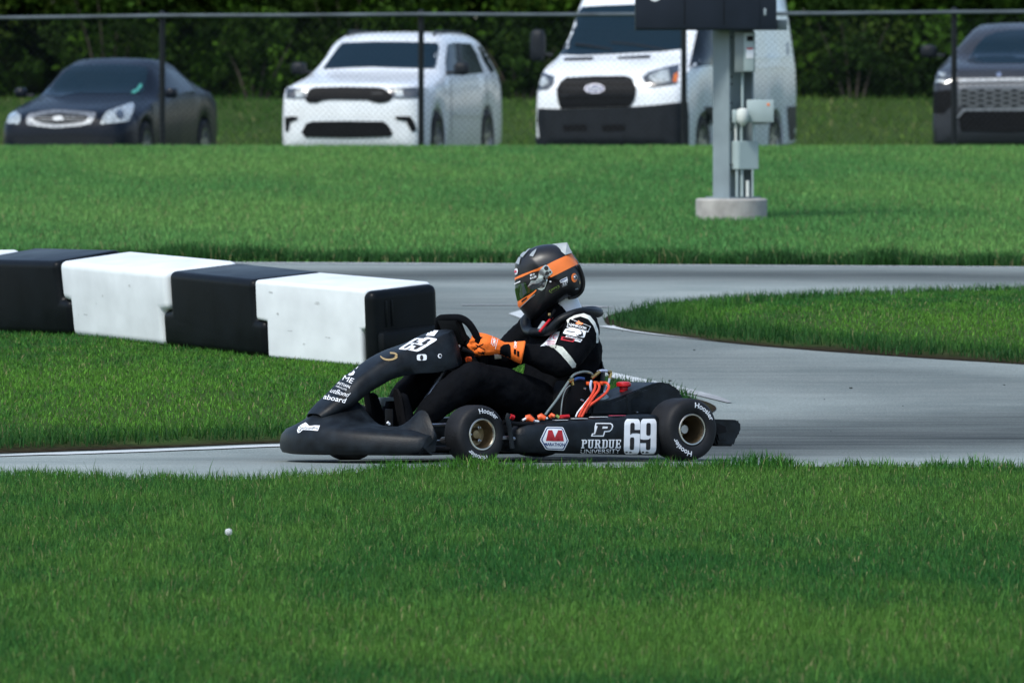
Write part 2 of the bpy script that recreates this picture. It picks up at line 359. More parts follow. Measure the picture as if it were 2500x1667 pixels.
pp = [hd(*q) for q in [(1168, 722), (1195, 714), (1235, 717), (1258, 728), (1235, 736), (1200, 734)]]
o = obj('paint_patch', [(q.x, q.y, float(g(q.y)) + .005) for q in pp], [(0, 1, 2, 3, 4, 5)], MT['paint'], track)
# ------------------------------------------------------------------ grass
def blades(name, x, y, z, h, w, tint, label, lean=.45):
    n = len(x); yaw = rng.uniform(0, 6.283, n); ld = rng.uniform(0, 6.283, n); la = rng.gamma(2.2, lean / 2.2, n) * h
    dx, dy = np.cos(yaw) * w / 2, np.sin(yaw) * w / 2; lx, ly = np.cos(ld) * la, np.sin(ld) * la
    V = np.empty((n, 5, 3), np.float32)
    V[:, 0] = np.stack([x - dx, y - dy, z], 1); V[:, 1] = np.stack([x + dx, y + dy, z], 1)
    mx_, my_ = x + lx * .33, y + ly * .33; zm = z + h * .58
    V[:, 2] = np.stack([mx_ - dx * .85, my_ - dy * .85, zm], 1); V[:, 3] = np.stack([mx_ + dx * .85, my_ + dy * .85, zm], 1)
    zt = z + np.sqrt(np.maximum(h * h - np.minimum(la, .92 * h) ** 2, .04 * h * h)) ; V[:, 4] = np.stack([x + lx, y + ly, zt], 1)
    me = bpy.data.meshes.new(name); me.vertices.add(n * 5); me.vertices.foreach_set('co', V.ravel())
    b = (np.arange(n) * 5)[:, None]; T = np.concatenate([b + [0, 1, 3], b + [0, 3, 2], b + [2, 3, 4]], 1).reshape(-1).astype(np.int32)
    me.loops.add(len(T)); me.loops.foreach_set('vertex_index', T); me.polygons.add(len(T) // 3); me.polygons.foreach_set('loop_start', np.arange(0, len(T), 3, dtype=np.int32))
    me.update(calc_edges=True); me.validate()
    col = np.ones((n, 5, 4), np.float32); col[:, :, :3] = tint[:, None, :]
    at_ = me.attributes.new('tint', 'FLOAT_COLOR', 'POINT'); at_.data.foreach_set('color', col.ravel())
    me.materials.append(MT['grass']); o = bpy.data.objects.new(name, me); C.objects.link(o); tag(o, label, 'grass', kind='stuff'); return o
def tints(x, y, seed, base, warm, sc, dry=.03):
    n = len(x); lf = lowfreq(x, y, seed, sc); lf2 = lowfreq(x, y, seed + 50, sc * 4.5)
    k = np.clip(.5 + .42 * lf + .22 * lf2 + rng.normal(0, .25, n), 0, 1)[:, None]
    t = np.array(base) * (1 - k) + np.array(warm) * k; t = t * np.clip(rng.lognormal(0, .30, n), .4, 2.2)[:, None]
    dm = rng.random(n) < dry; t[dm] = np.array([.30, .28, .13]) * rng.uniform(.6, 1.3, dm.sum())[:, None]; return np.clip(t, 0, .6)
def scatter(n, x0, x1, y0, y1): return rng.uniform(x0, x1, n), rng.uniform(y0, y1, n)
B1, B2 = (.028, .118, .025), (.090, .205, .034)
# foreground lawn
def area_pts(dens, y0, y1, mg=.7):
    a = (y1 - y0) * (.0525 * (y0 + y1) + 2 * mg); n = int(a * dens); y = rng.uniform(y0, y1, n); hw = .0525 * y + mg; x = rng.uniform(-1, 1, n) * hw; return x, y
X, Y = area_pts(4300, 28.6, 45.4); k = Y < near_y(X) - .02; X, Y = X[k], Y[k]
e = near_y(X) - Y; hh = rng.uniform(.024, .048, len(X)) * np.where(rng.random(len(X)) < .04, 1.55, 1) * (1 + .18 * lowfreq(X, Y, 3, 1.3)) + np.where(e < .5, rng.uniform(0, .03, len(X)) * (1 - e / .5), 0)
blades('grass', X, Y, g(Y) - .015, np.clip(hh, .025, .12), rng.uniform(.0022, .0042, len(X)), tints(X, Y, 11, B1, B2, 1.1), 'mown green lawn in the foreground below the kart')
# ragged taller tufts along the near track edge
n = 9000; X = rng.uniform(-3.2, 3.2, n); cl = lowfreq(X, X * 0, 5, 7) + .6 * lowfreq(X, X * 0, 6, 19); k = rng.random(n) < np.clip(.35 + .5 * cl, .05, 1); X = X[k]; Y = near_y(X) - rng.gamma(1.4, .07, len(X)); cl = cl[k]
blades('grass', X, Y, g(Y) - .015, rng.uniform(.042, .072, len(X)) * (1 + .3 * np.clip(cl, 0, 1.6)), rng.uniform(.003, .006, len(X)), tints(X, Y, 12, (.028, .125, .02), (.07, .20, .025), 2), 'ragged uncut grass fringe along the near track edge', lean=.6)
# infields
def field(name, P, bump, x0, x1, y0, y1, dens, label, seed):
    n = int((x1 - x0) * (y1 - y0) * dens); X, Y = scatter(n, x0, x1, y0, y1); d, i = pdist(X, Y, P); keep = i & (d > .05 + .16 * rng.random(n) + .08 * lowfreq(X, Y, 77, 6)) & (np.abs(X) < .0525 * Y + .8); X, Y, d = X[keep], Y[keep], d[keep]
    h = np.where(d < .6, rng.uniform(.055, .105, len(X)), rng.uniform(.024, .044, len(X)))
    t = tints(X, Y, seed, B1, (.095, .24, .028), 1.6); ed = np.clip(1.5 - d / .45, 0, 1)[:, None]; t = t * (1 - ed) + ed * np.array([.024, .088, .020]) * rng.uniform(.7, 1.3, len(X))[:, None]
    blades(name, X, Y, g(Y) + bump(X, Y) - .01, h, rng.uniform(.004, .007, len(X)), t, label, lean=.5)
lx = [p.x for p in LP]; ly = [p.y for p in LP]
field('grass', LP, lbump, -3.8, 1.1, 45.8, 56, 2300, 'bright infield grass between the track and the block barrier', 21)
field('grass', RP, rbump, .1, 4.3, 51.5, 67, 1500, 'grass wedge between the two track arms at the right', 22)
# far lawn with an unmown strip beside the far straight
X, Y = area_pts(540, 71.2, 113.6, 1.2); k = Y > far_y(X) + .1; X, Y = X[k], Y[k]
blades('grass', X, Y, g(Y) - .02, rng.uniform(.035, .065, len(X)), rng.uniform(.005, .009, len(X)), tints(X, Y, 31, (.086, .242, .066), (.152, .318, .080), .45), 'broad mown lawn rising from the far straight to the fence')
n = 16000; X = rng.uniform(-5, 5, n); Y = far_y(X) + .12 + rng.gamma(1.6, .30, n)
blades('grass', X, Y, g(Y) - .015, rng.uniform(.07, .13, n) * (1 + .25 * lowfreq(X, X * 0, 9, 5)), rng.uniform(.006, .010, n), tints(X, Y, 32, (.022, .075, .018), (.03, .10, .022), 2), 'dark unmown grass strip along the far straight', lean=.5)
n = 30000; X = rng.uniform(-11, 11, n); Y = rng.uniform(127, 168, n)
blades('grass', X, Y, g(Y) - .02, rng.uniform(.05, .14, n), rng.uniform(.012, .025, n), tints(X, Y, 33, (.040, .115, .016), (.11, .18, .03), .35, .04), 'rough grass bank behind the parked cars', lean=.6)
# dandelion
b = hit(525 * S, 1248 * S); dd = b.y; top = at(525 * S, 1221 * S, dd)
rt = empty('dandelion', Matrix.Translation(b), 'single white dandelion clock standing in the foreground lawn', 'dandelion')
m = MB(); m.tube([(0, 0, 0), ((top - b) * .5 + Vector((.004, 0, 0))), top - b], .002, 5); m.build('stem', mat('stalk', (.2, .24, .1), .6, var=.1), rt)
m = MB(); c0 = top - b; m.ball(c0, .004, n=5)
for k in range(110):
    q = Vector(rng.normal(0, 1, 3)).normalized(); m.tube([c0 + q * .004, c0 + q * .013], .0002, 3, False); o1 = q.orthogonal().normalized(); o2 = q.cross(o1); e_ = c0 + q * .0135; m.add([e_ + o1 * .003, e_ - o1 * .0015 + o2 * .0026, e_ - o1 * .0015 - o2 * .0026], [(0, 1, 2)])
m.build('seed_head', mat('seed_fluff', (.75, .77, .78), .9, var=.05), rt, smooth=False)

m = MB()
for k in range(14):
    px_ = rng.uniform(1250, 2400); py_ = rng.uniform(760, 1040); q = hd(px_, py_); dl, il = pdist(q.x, q.y, LP); dr, ir = pdist(q.x, q.y, RP)
    if il[0] or ir[0]: continue
    r_ = rng.uniform(.002, .006); m.ball((q.x, q.y, q.z + r_ * .5), r_, rng.uniform(.8, 2.5), 1, .6, 3)
tag(m.build('rubber_crumbs', MT['dark_rubber']), 'dark rubber crumbs scattered over the hairpin asphalt', 'debris', kind='stuff')
# ------------------------------------------------------------------ barrier of interlocking plastic blocks
def block(name, p, q, kind, label, Wd=.46, Hh=.415, top=(.05, .05), bot=(-.05, -.05), bev=.042, lab_group='barrier blocks on the infield'):
    """p,q: front bottom corners; the block lies behind the line p-q"""
    X = (q - p); L = X.length; X.normalize(); back = Vector((-X.y, X.x, 0)); back = back if back.y > 0 else -back; back.normalize()
    gy = Vector((0, 1, .075)); nrm = X.cross(gy).normalized(); nrm = nrm if nrm.z > 0 else -nrm; back = (nrm.cross(X)).normalized(); back = back if back.y > 0 else -back
    M = Matrix((X, back, nrm)).transposed().to_4x4(); M.translation = p
    rt = empty(name, M, label, 'barrier block', lab_group)
    a, b_ = top; c, d = bot; hm = Hh * .47
    prof = [(-c, 0), (L + d, 0), (L + d, hm), (L + b_, hm + .004), (L + b_, Hh), (-a, Hh), (-a, hm + .004), (-c, hm)]
    if top == bot: prof = [(-c, 0), (L + d, 0), (L + d, Hh), (-a, Hh)]
    bm = bmesh.new(); A = [bm.verts.new((x, 0, z)) for x, z in prof]; B = [bm.verts.new((x, Wd, z)) for x, z in prof]; nn = len(prof)
    bm.faces.new(A); bm.faces.new(B[::-1])
    for i in range(nn): bm.faces.new((A[i], B[i], B[(i + 1) % nn], A[(i + 1) % nn]))
    bmesh.ops.recalc_face_normals(bm, faces=bm.faces[:]); bmesh.ops.bevel(bm, geom=bm.edges[:], offset=bev, segments=5, affect='EDGES', profile=.55, clamp_overlap=True)
    mb = MB().bm(bm); body = mb.build('shell', MT['white_plastic' if kind == 'w' else 'black_plastic'], rt)
    return rt
fb = lambda x, y: hd(x, y, lbump)
BP = [fb(833, 843), fb(601, 821), fb(385, 796), fb(158, 771), fb(-60, 763), fb(-290, 764), fb(-520, 772)]
labs = [('w', 'white barrier block at the right end of the row'), ('b', 'black barrier block between the two fully visible white blocks'), ('w', 'white barrier block left of the middle black one'), ('b', 'black barrier block at the left edge of the picture'), ('w', 'white barrier block, only its top corner showing at the far left')]
for i, (k, l) in enumerate(labs):
    s_ = 1 if k == 'w' else -1
    block('barrier_block', BP[i + 1], BP[i], k, l, top=(.045 * s_ - .004, .045 * s_ - .004), bot=(-.045 * s_ - .004, -.045 * s_ - .004 if i else -.004))
MT['scuff'] = mat('scuff', (.50, .53, .53), .7, var=.3, vs=60)
_bw = [o for o in C.objects if o.name.startswith('shell') and o.parent.get('label', '').startswith('white')]
for o in _bw[:2]:
    L_ = max(v.co.x for v in o.data.vertices)
    for k in range(7):
        a_ = rng.uniform(.08, L_ - .1); z_ = rng.uniform(.06, .36); w_ = rng.uniform(.006, .035); h_ = rng.uniform(.002, .010); n_ = 9
        P_ = [(a_ + w_ * math.cos(6.283 * q / n_) * rng.uniform(.6, 1.2), -.0012, z_ + h_ * math.sin(6.283 * q / n_) * rng.uniform(.5, 1.3)) for q in range(n_)]
        if z_ < .17 and (a_ < .14 or a_ > L_ - .16): continue
        obj('scuff_mark', P_, [tuple(range(n_))], MT['scuff'], o, smooth=False)
X = (BP[0] - BP[1]).normalized()
rt = block('barrier_block', BP[0], BP[0] + X * .10, 'b', 'short black end block closing the barrier row', top=(-.004, .0), bot=(-.004, .0), bev=.045, Hh=.405)
m = MB(); m.box((.05, .03, .01), (.145, .43, .19), .02); m.build('ledge', MT['black_plastic'], rt)
for y_ in (.085, .125): MB().box((.09, y_, .21), (.108, y_ + .012, .35), .004).build('rib', MT['black_plastic'], rt)

# ------------------------------------------------------------------ chain-link fence
FD = 113.6
MT['fence'] = mat('fence_coating', (.06, .08, .09), .38, var=.5, vs=2)
MT['fence_dark'] = mat('fence_post_coating', (.006, .009, .011), .5, var=.2, spec=.3)
fr = empty('chain_link_fence', Matrix.Translation((0, FD, float(g(FD)))), 'black chain-link fence with a grey top rail in front of the parked cars', 'fence')
def fz(px, py): return at(px * S, py * S, FD)
rail = [fz(x, y) for x, y in [(-700, 50), (-225, 46), (0, 42), (180, 40), (372, 37), (650, 36.5), (967, 34), (1250, 35), (1571, 33), (1900, 32), (2192, 29), (2352, 28), (2800, 26), (3200, 26)]]
MB().tube(rail, .024, 10).build('top_rail', MT['fence'], fr, True)
for x in (-225, 372, 967, 1571, 2192, 2800):
    p = fz(x, np.interp(x, [-225, 372, 967, 1571, 2192, 2800], [46, 37, 34, 33, 29, 26])); z0 = float(g(FD)) - .05
    MB().tube([(p.x, p.y + .05, z0), (p.x, p.y + .05, p.z + .03)], .034, 10).build('post', MT['fence_dark'], fr, True)
    MB().lathe((p.x, p.y + .05, p.z - .02), (0, 0, 1), [(-.02, .03), (-.02, .042), (.05, .042), (.075, .02), (.08, .001)], 12).build('post_cap', MT['fence_dark'], fr, True)
x0, x1 = rail[1].x, rail[-2].x; zb = float(g(FD)) + .03; zt = rail[5].z - .01; hh = zt - zb; m = MB(); sp = .0716; k = x0 - hh
while k < x1 + hh:
    for sgn in (1, -1):
        xa = k; xb = k + hh * sgn; za, zc = zb, zt
        if max(xa, xb) < x0 or min(xa, xb) > x1: continue
        m.tube([(xa, FD + .02 * sgn * .2, za), (xb, FD + .02 * sgn * .2, zc)], .0019, 3, False)
    k += sp
m.build('wire_mesh', MT['fence_dark'], fr, True, smooth=False)

# ------------------------------------------------------------------ woods and bushes
def leaves(cx, cy, cz, rad, nper, size, base, spread):
    n = len(cx) * nper; i = np.repeat(np.arange(len(cx)), nper); d = rng.normal(0, 1, (n, 3)); d /= np.linalg.norm(d, axis=1)[:, None]; r = rng.random(n) ** .45
    p = np.stack([cx[i], cy[i], cz[i]], 1) + d * (r * rad[i])[:, None] * np.array([1, 1, .8]); s_ = size * rng.uniform(.6, 1.4, n)
    u = rng.normal(0, 1, (n, 3)); u /= np.linalg.norm(u, axis=1)[:, None]; v = np.cross(u, rng.normal(0, 1, (n, 3))); v /= np.linalg.norm(v, axis=1)[:, None]
    V = np.stack([p - u * s_[:, None] * .5, p + v * s_[:, None] * .3, p + u * s_[:, None] * .5, p - v * s_[:, None] * .3], 1)
    ct = base[rng.integers(0, len(base), len(cx))] * rng.uniform(1 - spread, 1 + spread, len(cx))[:, None]; t = ct[i] * rng.uniform(.7, 1.35, n)[:, None]; return V, t
def leafmesh(name, parts, parent=None, I=None):
    V = np.concatenate([p[0] for p in parts]).astype(np.float32); t = np.concatenate([p[1] for p in parts]).astype(np.float32); n = len(V)
    me = bpy.data.meshes.new(name); me.vertices.add(n * 4); me.vertices.foreach_set('co', V.ravel()); me.loops.add(n * 4); me.loops.foreach_set('vertex_index', np.arange(n * 4, dtype=np.int32)); me.polygons.add(n); me.polygons.foreach_set('loop_start', np.arange(0, n * 4, 4, dtype=np.int32)); me.update(calc_edges=True)
    col = np.ones((n, 4, 4), np.float32); col[:, :, :3] = t[:, None, :]; a = me.attributes.new('tint', 'FLOAT_COLOR', 'POINT'); a.data.foreach_set('color', col.ravel())
    me.materials.append(MT['leaf']); o = bpy.data.objects.new(name, me); C.objects.link(o)
    if parent is not None: o.parent = parent
    return o
GR = np.array([(.014, .036, .005), (.026, .064, .007), (.042, .098, .010), (.011, .026, .005), (.044, .078, .012)])
nc = 1000; cy = 167.5 + rng.gamma(1.5, 3.5, nc); A_ = leaves(rng.uniform(-13, 13, nc), cy, rng.uniform(.5, 4.4, nc), rng.uniform(.35, .9, nc), 80, .15, GR, .5)
nc = 620; B_ = leaves(rng.uniform(-20, 20, nc), 169.5 + rng.gamma(1.5, 4, nc), rng.uniform(2.6, 10, nc), rng.uniform(.8, 1.8, nc), 80, .34, GR, .35)
nc = 520; C_ = leaves(rng.uniform(-16, 16, nc), rng.uniform(177, 196, nc), rng.uniform(.3, 7, nc), rng.uniform(.9, 1.6, nc), 60, .55, GR * .8, .4)
tag(leafmesh('woodland', [A_, B_, C_]), 'dark green wood behind the parked cars', 'wood', kind='stuff')
def bush(px, py, d, h, w, col, label, n=26):
    b = at(px * S, py * S, d); z0 = float(g(d)) - .05; rt = empty('bush', Matrix.Translation((b.x, d, z0)), label, 'bush', 'bushes at the edge of the wood')
    cx = rng.normal(0, w * .3, n); cz = rng.uniform(.15, 1, n) * h * (1 - (np.abs(cx) / (w * 1.1)) ** 2).clip(.3, 1); cyy = rng.normal(0, w * .22, n)
    leafmesh('foliage', [leaves(cx, cyy, cz, rng.uniform(.18, .4, n) * w * .6, 90, .10, np.array([col, [c * .75 for c in col]]), .25)], rt)
    for k in range(4): MB().tube([(.1 * k - .15, 0, 0), (.22 * k - .33, .05, h * .35), (.4 * k - .6, .1, h * .7)], [.025, .018, .006], 6).build('stem', mat('bark', (.05, .04, .03), .9, var=.3), rt)
bush(590, 225, 166.5, 1.5, 1.2, (.030, .066, .010), 'bright green bush between the dark sedan and the white SUV')
bush(800, 60, 168, 2.6, 1.6, (.032, .070, .010), 'light green bush rising above the white SUV', 34)
bush(1195, 200, 167, 1.3, .9, (.024, .055, .009), 'small green bush between the white SUV and the van')
bush(1960, 200, 167, 1.9, 1.5, (.018, .042, .008), 'dark green bush right of the white van')
bush(250, 60, 168, 2.6, 1.9, (.026, .060, .009), 'wide green bush above the dark sedan', 34)
# ------------------------------------------------------------------ sign on a steel post with electrical boxes
SB = hit(1680 * S, 500 * S); SD = SB.y; SC = F / SD
MT['galv'] = mat('painted_steel', (.20, .25, .27), .5, var=.12, vs=4, bump=.05)
MT['boxgrey'] = mat('box_enamel', (.33, .41, .41), .42, var=.06, vs=5)
MT['boxdark'] = mat('box_enamel_dark', (.17, .21, .21), .45, var=.08, vs=5)
MT['concrete'] = mat('concrete', (.34, .33, .31), .9, var=.22, vs=7, bump=.5, bs=60)
MT['signnavy'] = mat('sign_panel', (.009, .014, .027), .42, var=.15, vs=3)
MT['pvc'] = mat('pvc', (.62, .66, .62), .5, var=.05)
sr = empty('sign_post', Matrix.Translation(SB), 'steel sign post with a dark board and grey electrical boxes on a concrete base', 'sign')
def sp(px, py, dd=0): return at(px * S, py * S, SD + dd)
ZS = lambda x, y, dd=0: at(1500 + x / 2.8, y / 2.8, SD + dd)
base_top = sp(1680, 456); zt = base_top.z
MB().lathe((SB.x, SB.y, 0), (0, 0, 1), [(SB.z - .25, .30), (zt - .012, .305), (zt, .293), (zt, .001)], 14).build('footing', MT['concrete'], sr, True, sharp=30)
# H-beam
yaw = math.radians(48); fn = Vector((-math.sin(yaw), -math.cos(yaw), 0)); fw = Vector((math.cos(yaw), -math.sin(yaw), 0))
A0 = ZS(733, 1335, -.02); ztop = sp(1600, -60).z
def plate(c, n, w, tn, wd, z0, z1):
    v = [c + n * a + w * b_ + Vector((0, 0, 0)) for a, b_ in ((-tn / 2, -wd / 2), (tn / 2, -wd / 2), (tn / 2, wd / 2), (-tn / 2, wd / 2))]
    m = MB(); m.loft([[Vector((q.x, q.y, z0)) for q in v], [Vector((q.x, q.y, z1)) for q in v]]); return m
cA = A0; dep = .27
plate(cA, fn, fw, .016, .2, zt, ztop).build('flange', MT['galv'], sr, True, smooth=False)
plate(cA - fn * dep, fn, fw, .016, .2, zt, ztop).build('flange', MT['galv'], sr, True, smooth=False)
plate(cA - fn * dep / 2, fw, fn, .012, dep - .02, zt, ztop).build('web', MT['boxdark'], sr, True, smooth=False)
plate(Vector((cA.x, cA.y, 0)) - fn * dep / 2, fn, fw, .36, .3, zt, zt + .014).build('base_plate', MT['galv'], sr, True, smooth=False)
def wbox(name, x0, x1, y0, y1, d0, d1, mt, parent=sr, bev=.008):
    a = ZS(x0, y1, d0); b = ZS(x1, y0, d0); return MB().box((a.x, SD + d0, a.z), (b.x, SD + d1, b.z), bev).build(name, mt, parent, True)
e = wbox('breaker_box', 822, 962, 218, 496, -.16, -.03, MT['boxdark']); wbox('cover', 884, 955, 226, 488, -.168, -.158, MT['boxgrey'], e, .004); wbox('label_plate', 901, 953, 330, 402, -.173, -.166, MT['white'], e, .002); wbox('latch', 906, 950, 248, 282, -.18, -.166, MT['matte_black'], e, .002); wbox('label_stripe', 905, 948, 328, 340, -.176, -.172, MT['red_ink'], e, .001)
e = wbox('junction_box', 905, 1090, 684, 838, -.12, .02, MT['boxgrey'])
MB().lathe(ZS(1052, 716, -.121), (0, -1, 0), [(0, .012), (.003, .0125), (.004, .0001)], 16).build('sticker', MT['orange_paint'], e, True)
wbox('terminal_box', 806, 850, 752, 842, -.12, -.02, MT['boxgrey'])
p = ZS(877, 795, -.17); MB().lathe((p.x, p.y, p.z), (0, 0, 1), [(-.085, .004), (-.078, .02), (-.055, .036), (-.03, .05), (.03, .052), (.055, .045), (.066, .02), (.068, .001)], 20).build('antenna_dome', MT['pvc'], sr, True)
# lower box stands cornerwise
q = [ZS(765, 1160, -.02), ZS(850, 1160, -.13), ZS(988, 1160, -.03), ZS(905, 1160, .08)]; zl_, zh_ = ZS(850, 1160, -.13).z, ZS(850, 966, -.13).z
bm = bmesh.new(); A = [bm.verts.new((p.x, p.y, zl_)) for p in q]; B = [bm.verts.new((p.x, p.y, zh_)) for p in q]; bm.faces.new(A[::-1]); bm.faces.new(B)
for i in range(4): bm.faces.new((A[i], A[(i + 1) % 4], B[(i + 1) % 4], B[i]))
bmesh.ops.bevel(bm, geom=bm.edges[:], offset=.006, segments=2, affect='EDGES'); MB().bm(bm).build('control_box', MT['boxgrey'], sr, True)
for x, y0, y1, r in [(875, 500, 735, .011), (830, 845, 965, .010), (868, 855, 965, .010), (952, 836, 965, .010), (838, 1160, 1345, .012), (872, 1160, 1345, .012), (911, 1235, 1345, .014), (945, 1160, 1345, .008)]:
    MB().tube([ZS(x, y0, -.08), ZS(x, y1, -.08)], r, 8).build('conduit', MT['pvc' if x in (911, 830) else 'boxgrey'], sr, True)
for y in (250, 520, 570, 700, 810, 880, 1120): wbox('strap', 776, 806, y, y + 12, -.09, .0, MT['matte_black'], bev=.002)
a = sp(1458, 70); b = sp(1782, -400); board = MB().box((a.x, SD - .30, a.z), (b.x, SD + .02, b.z), .006).build('sign_board', MT['signnavy'], sr, True)
a = sp(1459, 66); b = sp(1743, -390); MB().box((a.x, SD - .312, a.z), (b.x, SD - .298, b.z), .003).build('face_panel', MT['signnavy'], board, True)
c = sp(1503, -12); MB().lathe((c.x, SD - .313, c.z), (0, -1, 0), [(0, .058), (.003, .058), (.004, .0001)], 28).build('white_disc', MT['white'], board, True)
for x in (1570, 1660): a = sp(x, 58); b = sp(x + 2, -300); MB().box((a.x, SD - .316, a.z), (b.x, SD - .31, b.z)).build('panel_seam', MT['matte_black'], board, True)
a = sp(1783, 70); b = sp(1807, 46); MB().box((a.x, SD - .15, a.z), (b.x, SD - .03, b.z), .006).build('side_box', MT['boxdark'], sr, True)
a = sp(1752, 70); b = sp(1758, 20); MB().box((a.x, SD - .308, b.z - .06), (b.x, SD - .298, b.z), .002).build('hinge', MT['galv'], board, True)

# ------------------------------------------------------------------ parked vehicles
def carpaint(name, col, metal=0.0, rough=.32, flake=.06):
    return mat(name, col, rough, metal, var=flake, vs=3, coat=.6 if col[0] > .3 else .12, spec=.5 if col[0] > .3 else .15)
MT['p_white'] = carpaint('white_car_paint', (.79, .83, .85)); MT['p_navy'] = carpaint('dark_blue_car_paint', (.004, .007, .013), .0, .35); MT['p_silver'] = carpaint('grey_car_paint', (.04, .045, .054), .25, .35)
MT['glass'] = mat('car_glass', (.006, .018, .028), .08, var=0, spec=.2)
MT['glass_side'] = mat('car_side_glass', (.010, .016, .022), .1, spec=.12)
MT['chrome_d'] = mat('dull_chrome', (.22, .24, .26), .45, .5, var=.2, vs=20); MT['lens'] = mat('headlamp_lens', (.48, .53, .52), .12, .3, var=.35, vs=14, coat=1.0); MT['lens_dark'] = mat('smoked_lens', (.05, .06, .07), .12, var=.4, vs=12, coat=1.0); MT['amber'] = mat('amber_lens', (.6, .15, .03), .2)
MT['trim'] = mat('black_trim', (.008, .011, .015), .5, var=.2, vs=10, spec=.25); MT['alloy'] = mat('alloy', (.42, .43, .45), .32, .9, var=.1)
def pchip(x, y, q):
    x = np.array(x, float); y = np.array(y, float); h = np.diff(x); d = np.diff(y) / h; m = np.zeros_like(y)
    for i in range(1, len(x) - 1):
        if d[i - 1] * d[i] > 0: w1 = 2 * h[i] + h[i - 1]; w2 = h[i] + 2 * h[i - 1]; m[i] = (w1 + w2) / (w1 / d[i - 1] + w2 / d[i])
    m[0] = d[0]; m[-1] = d[-1]; i = np.clip(np.searchsorted(x, q) - 1, 0, len(x) - 2); t = (q - x[i]) / h[i]
    return (2 * t ** 3 - 3 * t ** 2 + 1) * y[i] + (t ** 3 - 2 * t ** 2 + t) * h[i] * m[i] + (-2 * t ** 3 + 3 * t ** 2) * y[i + 1] + (t ** 3 - t ** 2) * h[i] * m[i + 1]
def car_body(tab, wheels, R):
    """tab rows: distance from the front, half width, bottom, shoulder height, shoulder half width, roof (or bonnet) height, its half width"""
    T = np.array(tab, float); us = set(np.linspace(T[0, 0], T[-1, 0], 60)) | set(T[:, 0])
    for uw in wheels: us |= set(uw + R * 1.09 * np.cos(np.linspace(0, math.pi, 17)))
    us |= {T[0, 0] + .015, T[0, 0] + .04}
    rings = []
    for u in sorted(us):
        w, zl, zs, ws, zr, wr = [float(pchip(T[:, 0], T[:, k], np.array([u]))[0]) for k in range(1, 7)]
        zb = zl
        for uw in wheels:
            dx = abs(u - uw)
            if dx < R * 1.09: zb = max(zb, R + math.sqrt(max(0, (R * 1.09) ** 2 - dx * dx)))
        zb = min(zb, zs - .08); h = zr - zs; hb = zs - zb
        half = [(0, zb), (.55 * w, zb), (w - .05, zb), (w - .008, zb + .03), (w, zb + .3 * hb), (w * .997, zb + .62 * hb), (w * .985, zb + .85 * hb), (ws, zs), (ws + (wr - ws) * .45, zs + .45 * h), (wr + .08 * (ws - wr), zs + .84 * h), (wr * .87, zs + .965 * h), (wr * .5, zs + h), (0, zs + 1.015 * h)]
        rings.append([Vector((-u, y, z)) for y, z in half] + [Vector((-u, -y, z)) for y, z in half[-2:0:-1]])
    return MB().loft(rings)
def vehicle(name, label, cat, px, d, yaw, tab, wheels, R, tr, paint, rimkind):
    p = at(px, 400, d); z = float(g(d)); f = Vector((-math.sin(yaw), -math.cos(yaw), 0)); l = Vector((f.y * -1, f.x, 0))
    M = Matrix((f, l, Vector((0, 0, 1)))).transposed().to_4x4(); M.translation = Vector((p.x, d, z))
    rt = empty(name, M, label, cat); body = car_body(tab, wheels, R).build('body', paint, rt, sharp=50)
    ch = MB().box((-tab[-1][0] + .3, -tr + .12, .3), (-tab[0][0] - .35, tr - .12, .62), .05); ch.build('underbody', MT['matte_black'], rt)
    for uw in wheels:
        for s_ in (1, -1):
            c = Vector((-uw, s_ * tr, R)); w = .115; rr = R * .66
            ty = MB().lathe(c, (0, s_, 0), [(-w, rr), (-w, R * .9), (-w * .8, R * .985), (-w * .4, R), (w * .4, R), (w * .8, R * .985), (w, R * .92), (w * 1.02, R * .8), (w * .95, rr), (w * .5, rr * .97)], 36).build('tyre', MT['rubber'], rt)
            m = MB().lathe(c, (0, s_, 0), [(w * .97, rr), (w * .9, rr * .93), (w * .35, rr * .9), (w * .2, rr * .25), (w * .5, rr * .2), (w * .55, .001)], 30)
            ns = 5 if rimkind == 5 else 7
            for k in range(ns):
                a = 2 * math.pi * k / ns + .3; u_ = Vector((math.cos(a), 0, math.sin(a))); t_ = Vector((-math.sin(a), 0, math.cos(a))); o_ = Vector((0, s_, 0))
                ring = lambda q, hw, dp: [c + u_ * q + t_ * hw + o_ * (w * dp), c + u_ * q - t_ * hw + o_ * (w * dp), c + u_ * q - t_ * hw + o_ * (w * dp - .03), c + u_ * q + t_ * hw + o_ * (w * dp - .03)]
                m.loft([ring(rr * .12, .045, .75), ring(rr * .6, .036, .78), ring(rr * .95, .03, .85)])
            m.build('rim', MT['alloy'], ty)
    return rt, body
def mirror(rt, x, y, z, mt, w=.16, h=.13, arm=None):
    s_ = 1 if y > 0 else -1; bm = bmesh.new(); bmesh.ops.create_uvsphere(bm, u_segments=14, v_segments=9, radius=1)
    for q in bm.verts: q.co = Vector((x + .075 * np.sign(q.co.x) * abs(q.co.x) ** .7, y + w / 2 * s_ + w / 2 * np.sign(q.co.y) * abs(q.co.y) ** .6, z + h / 2 * np.sign(q.co.z) * abs(q.co.z) ** .6))
    o = MB().bm(bm).build('mirror', mt, rt); MB().tube([(x, y - .10 * s_, z - h * .3), (x, y + .05 * s_, z - h * .25)], .022, 6).build('mirror_arm', MT['trim'], o)
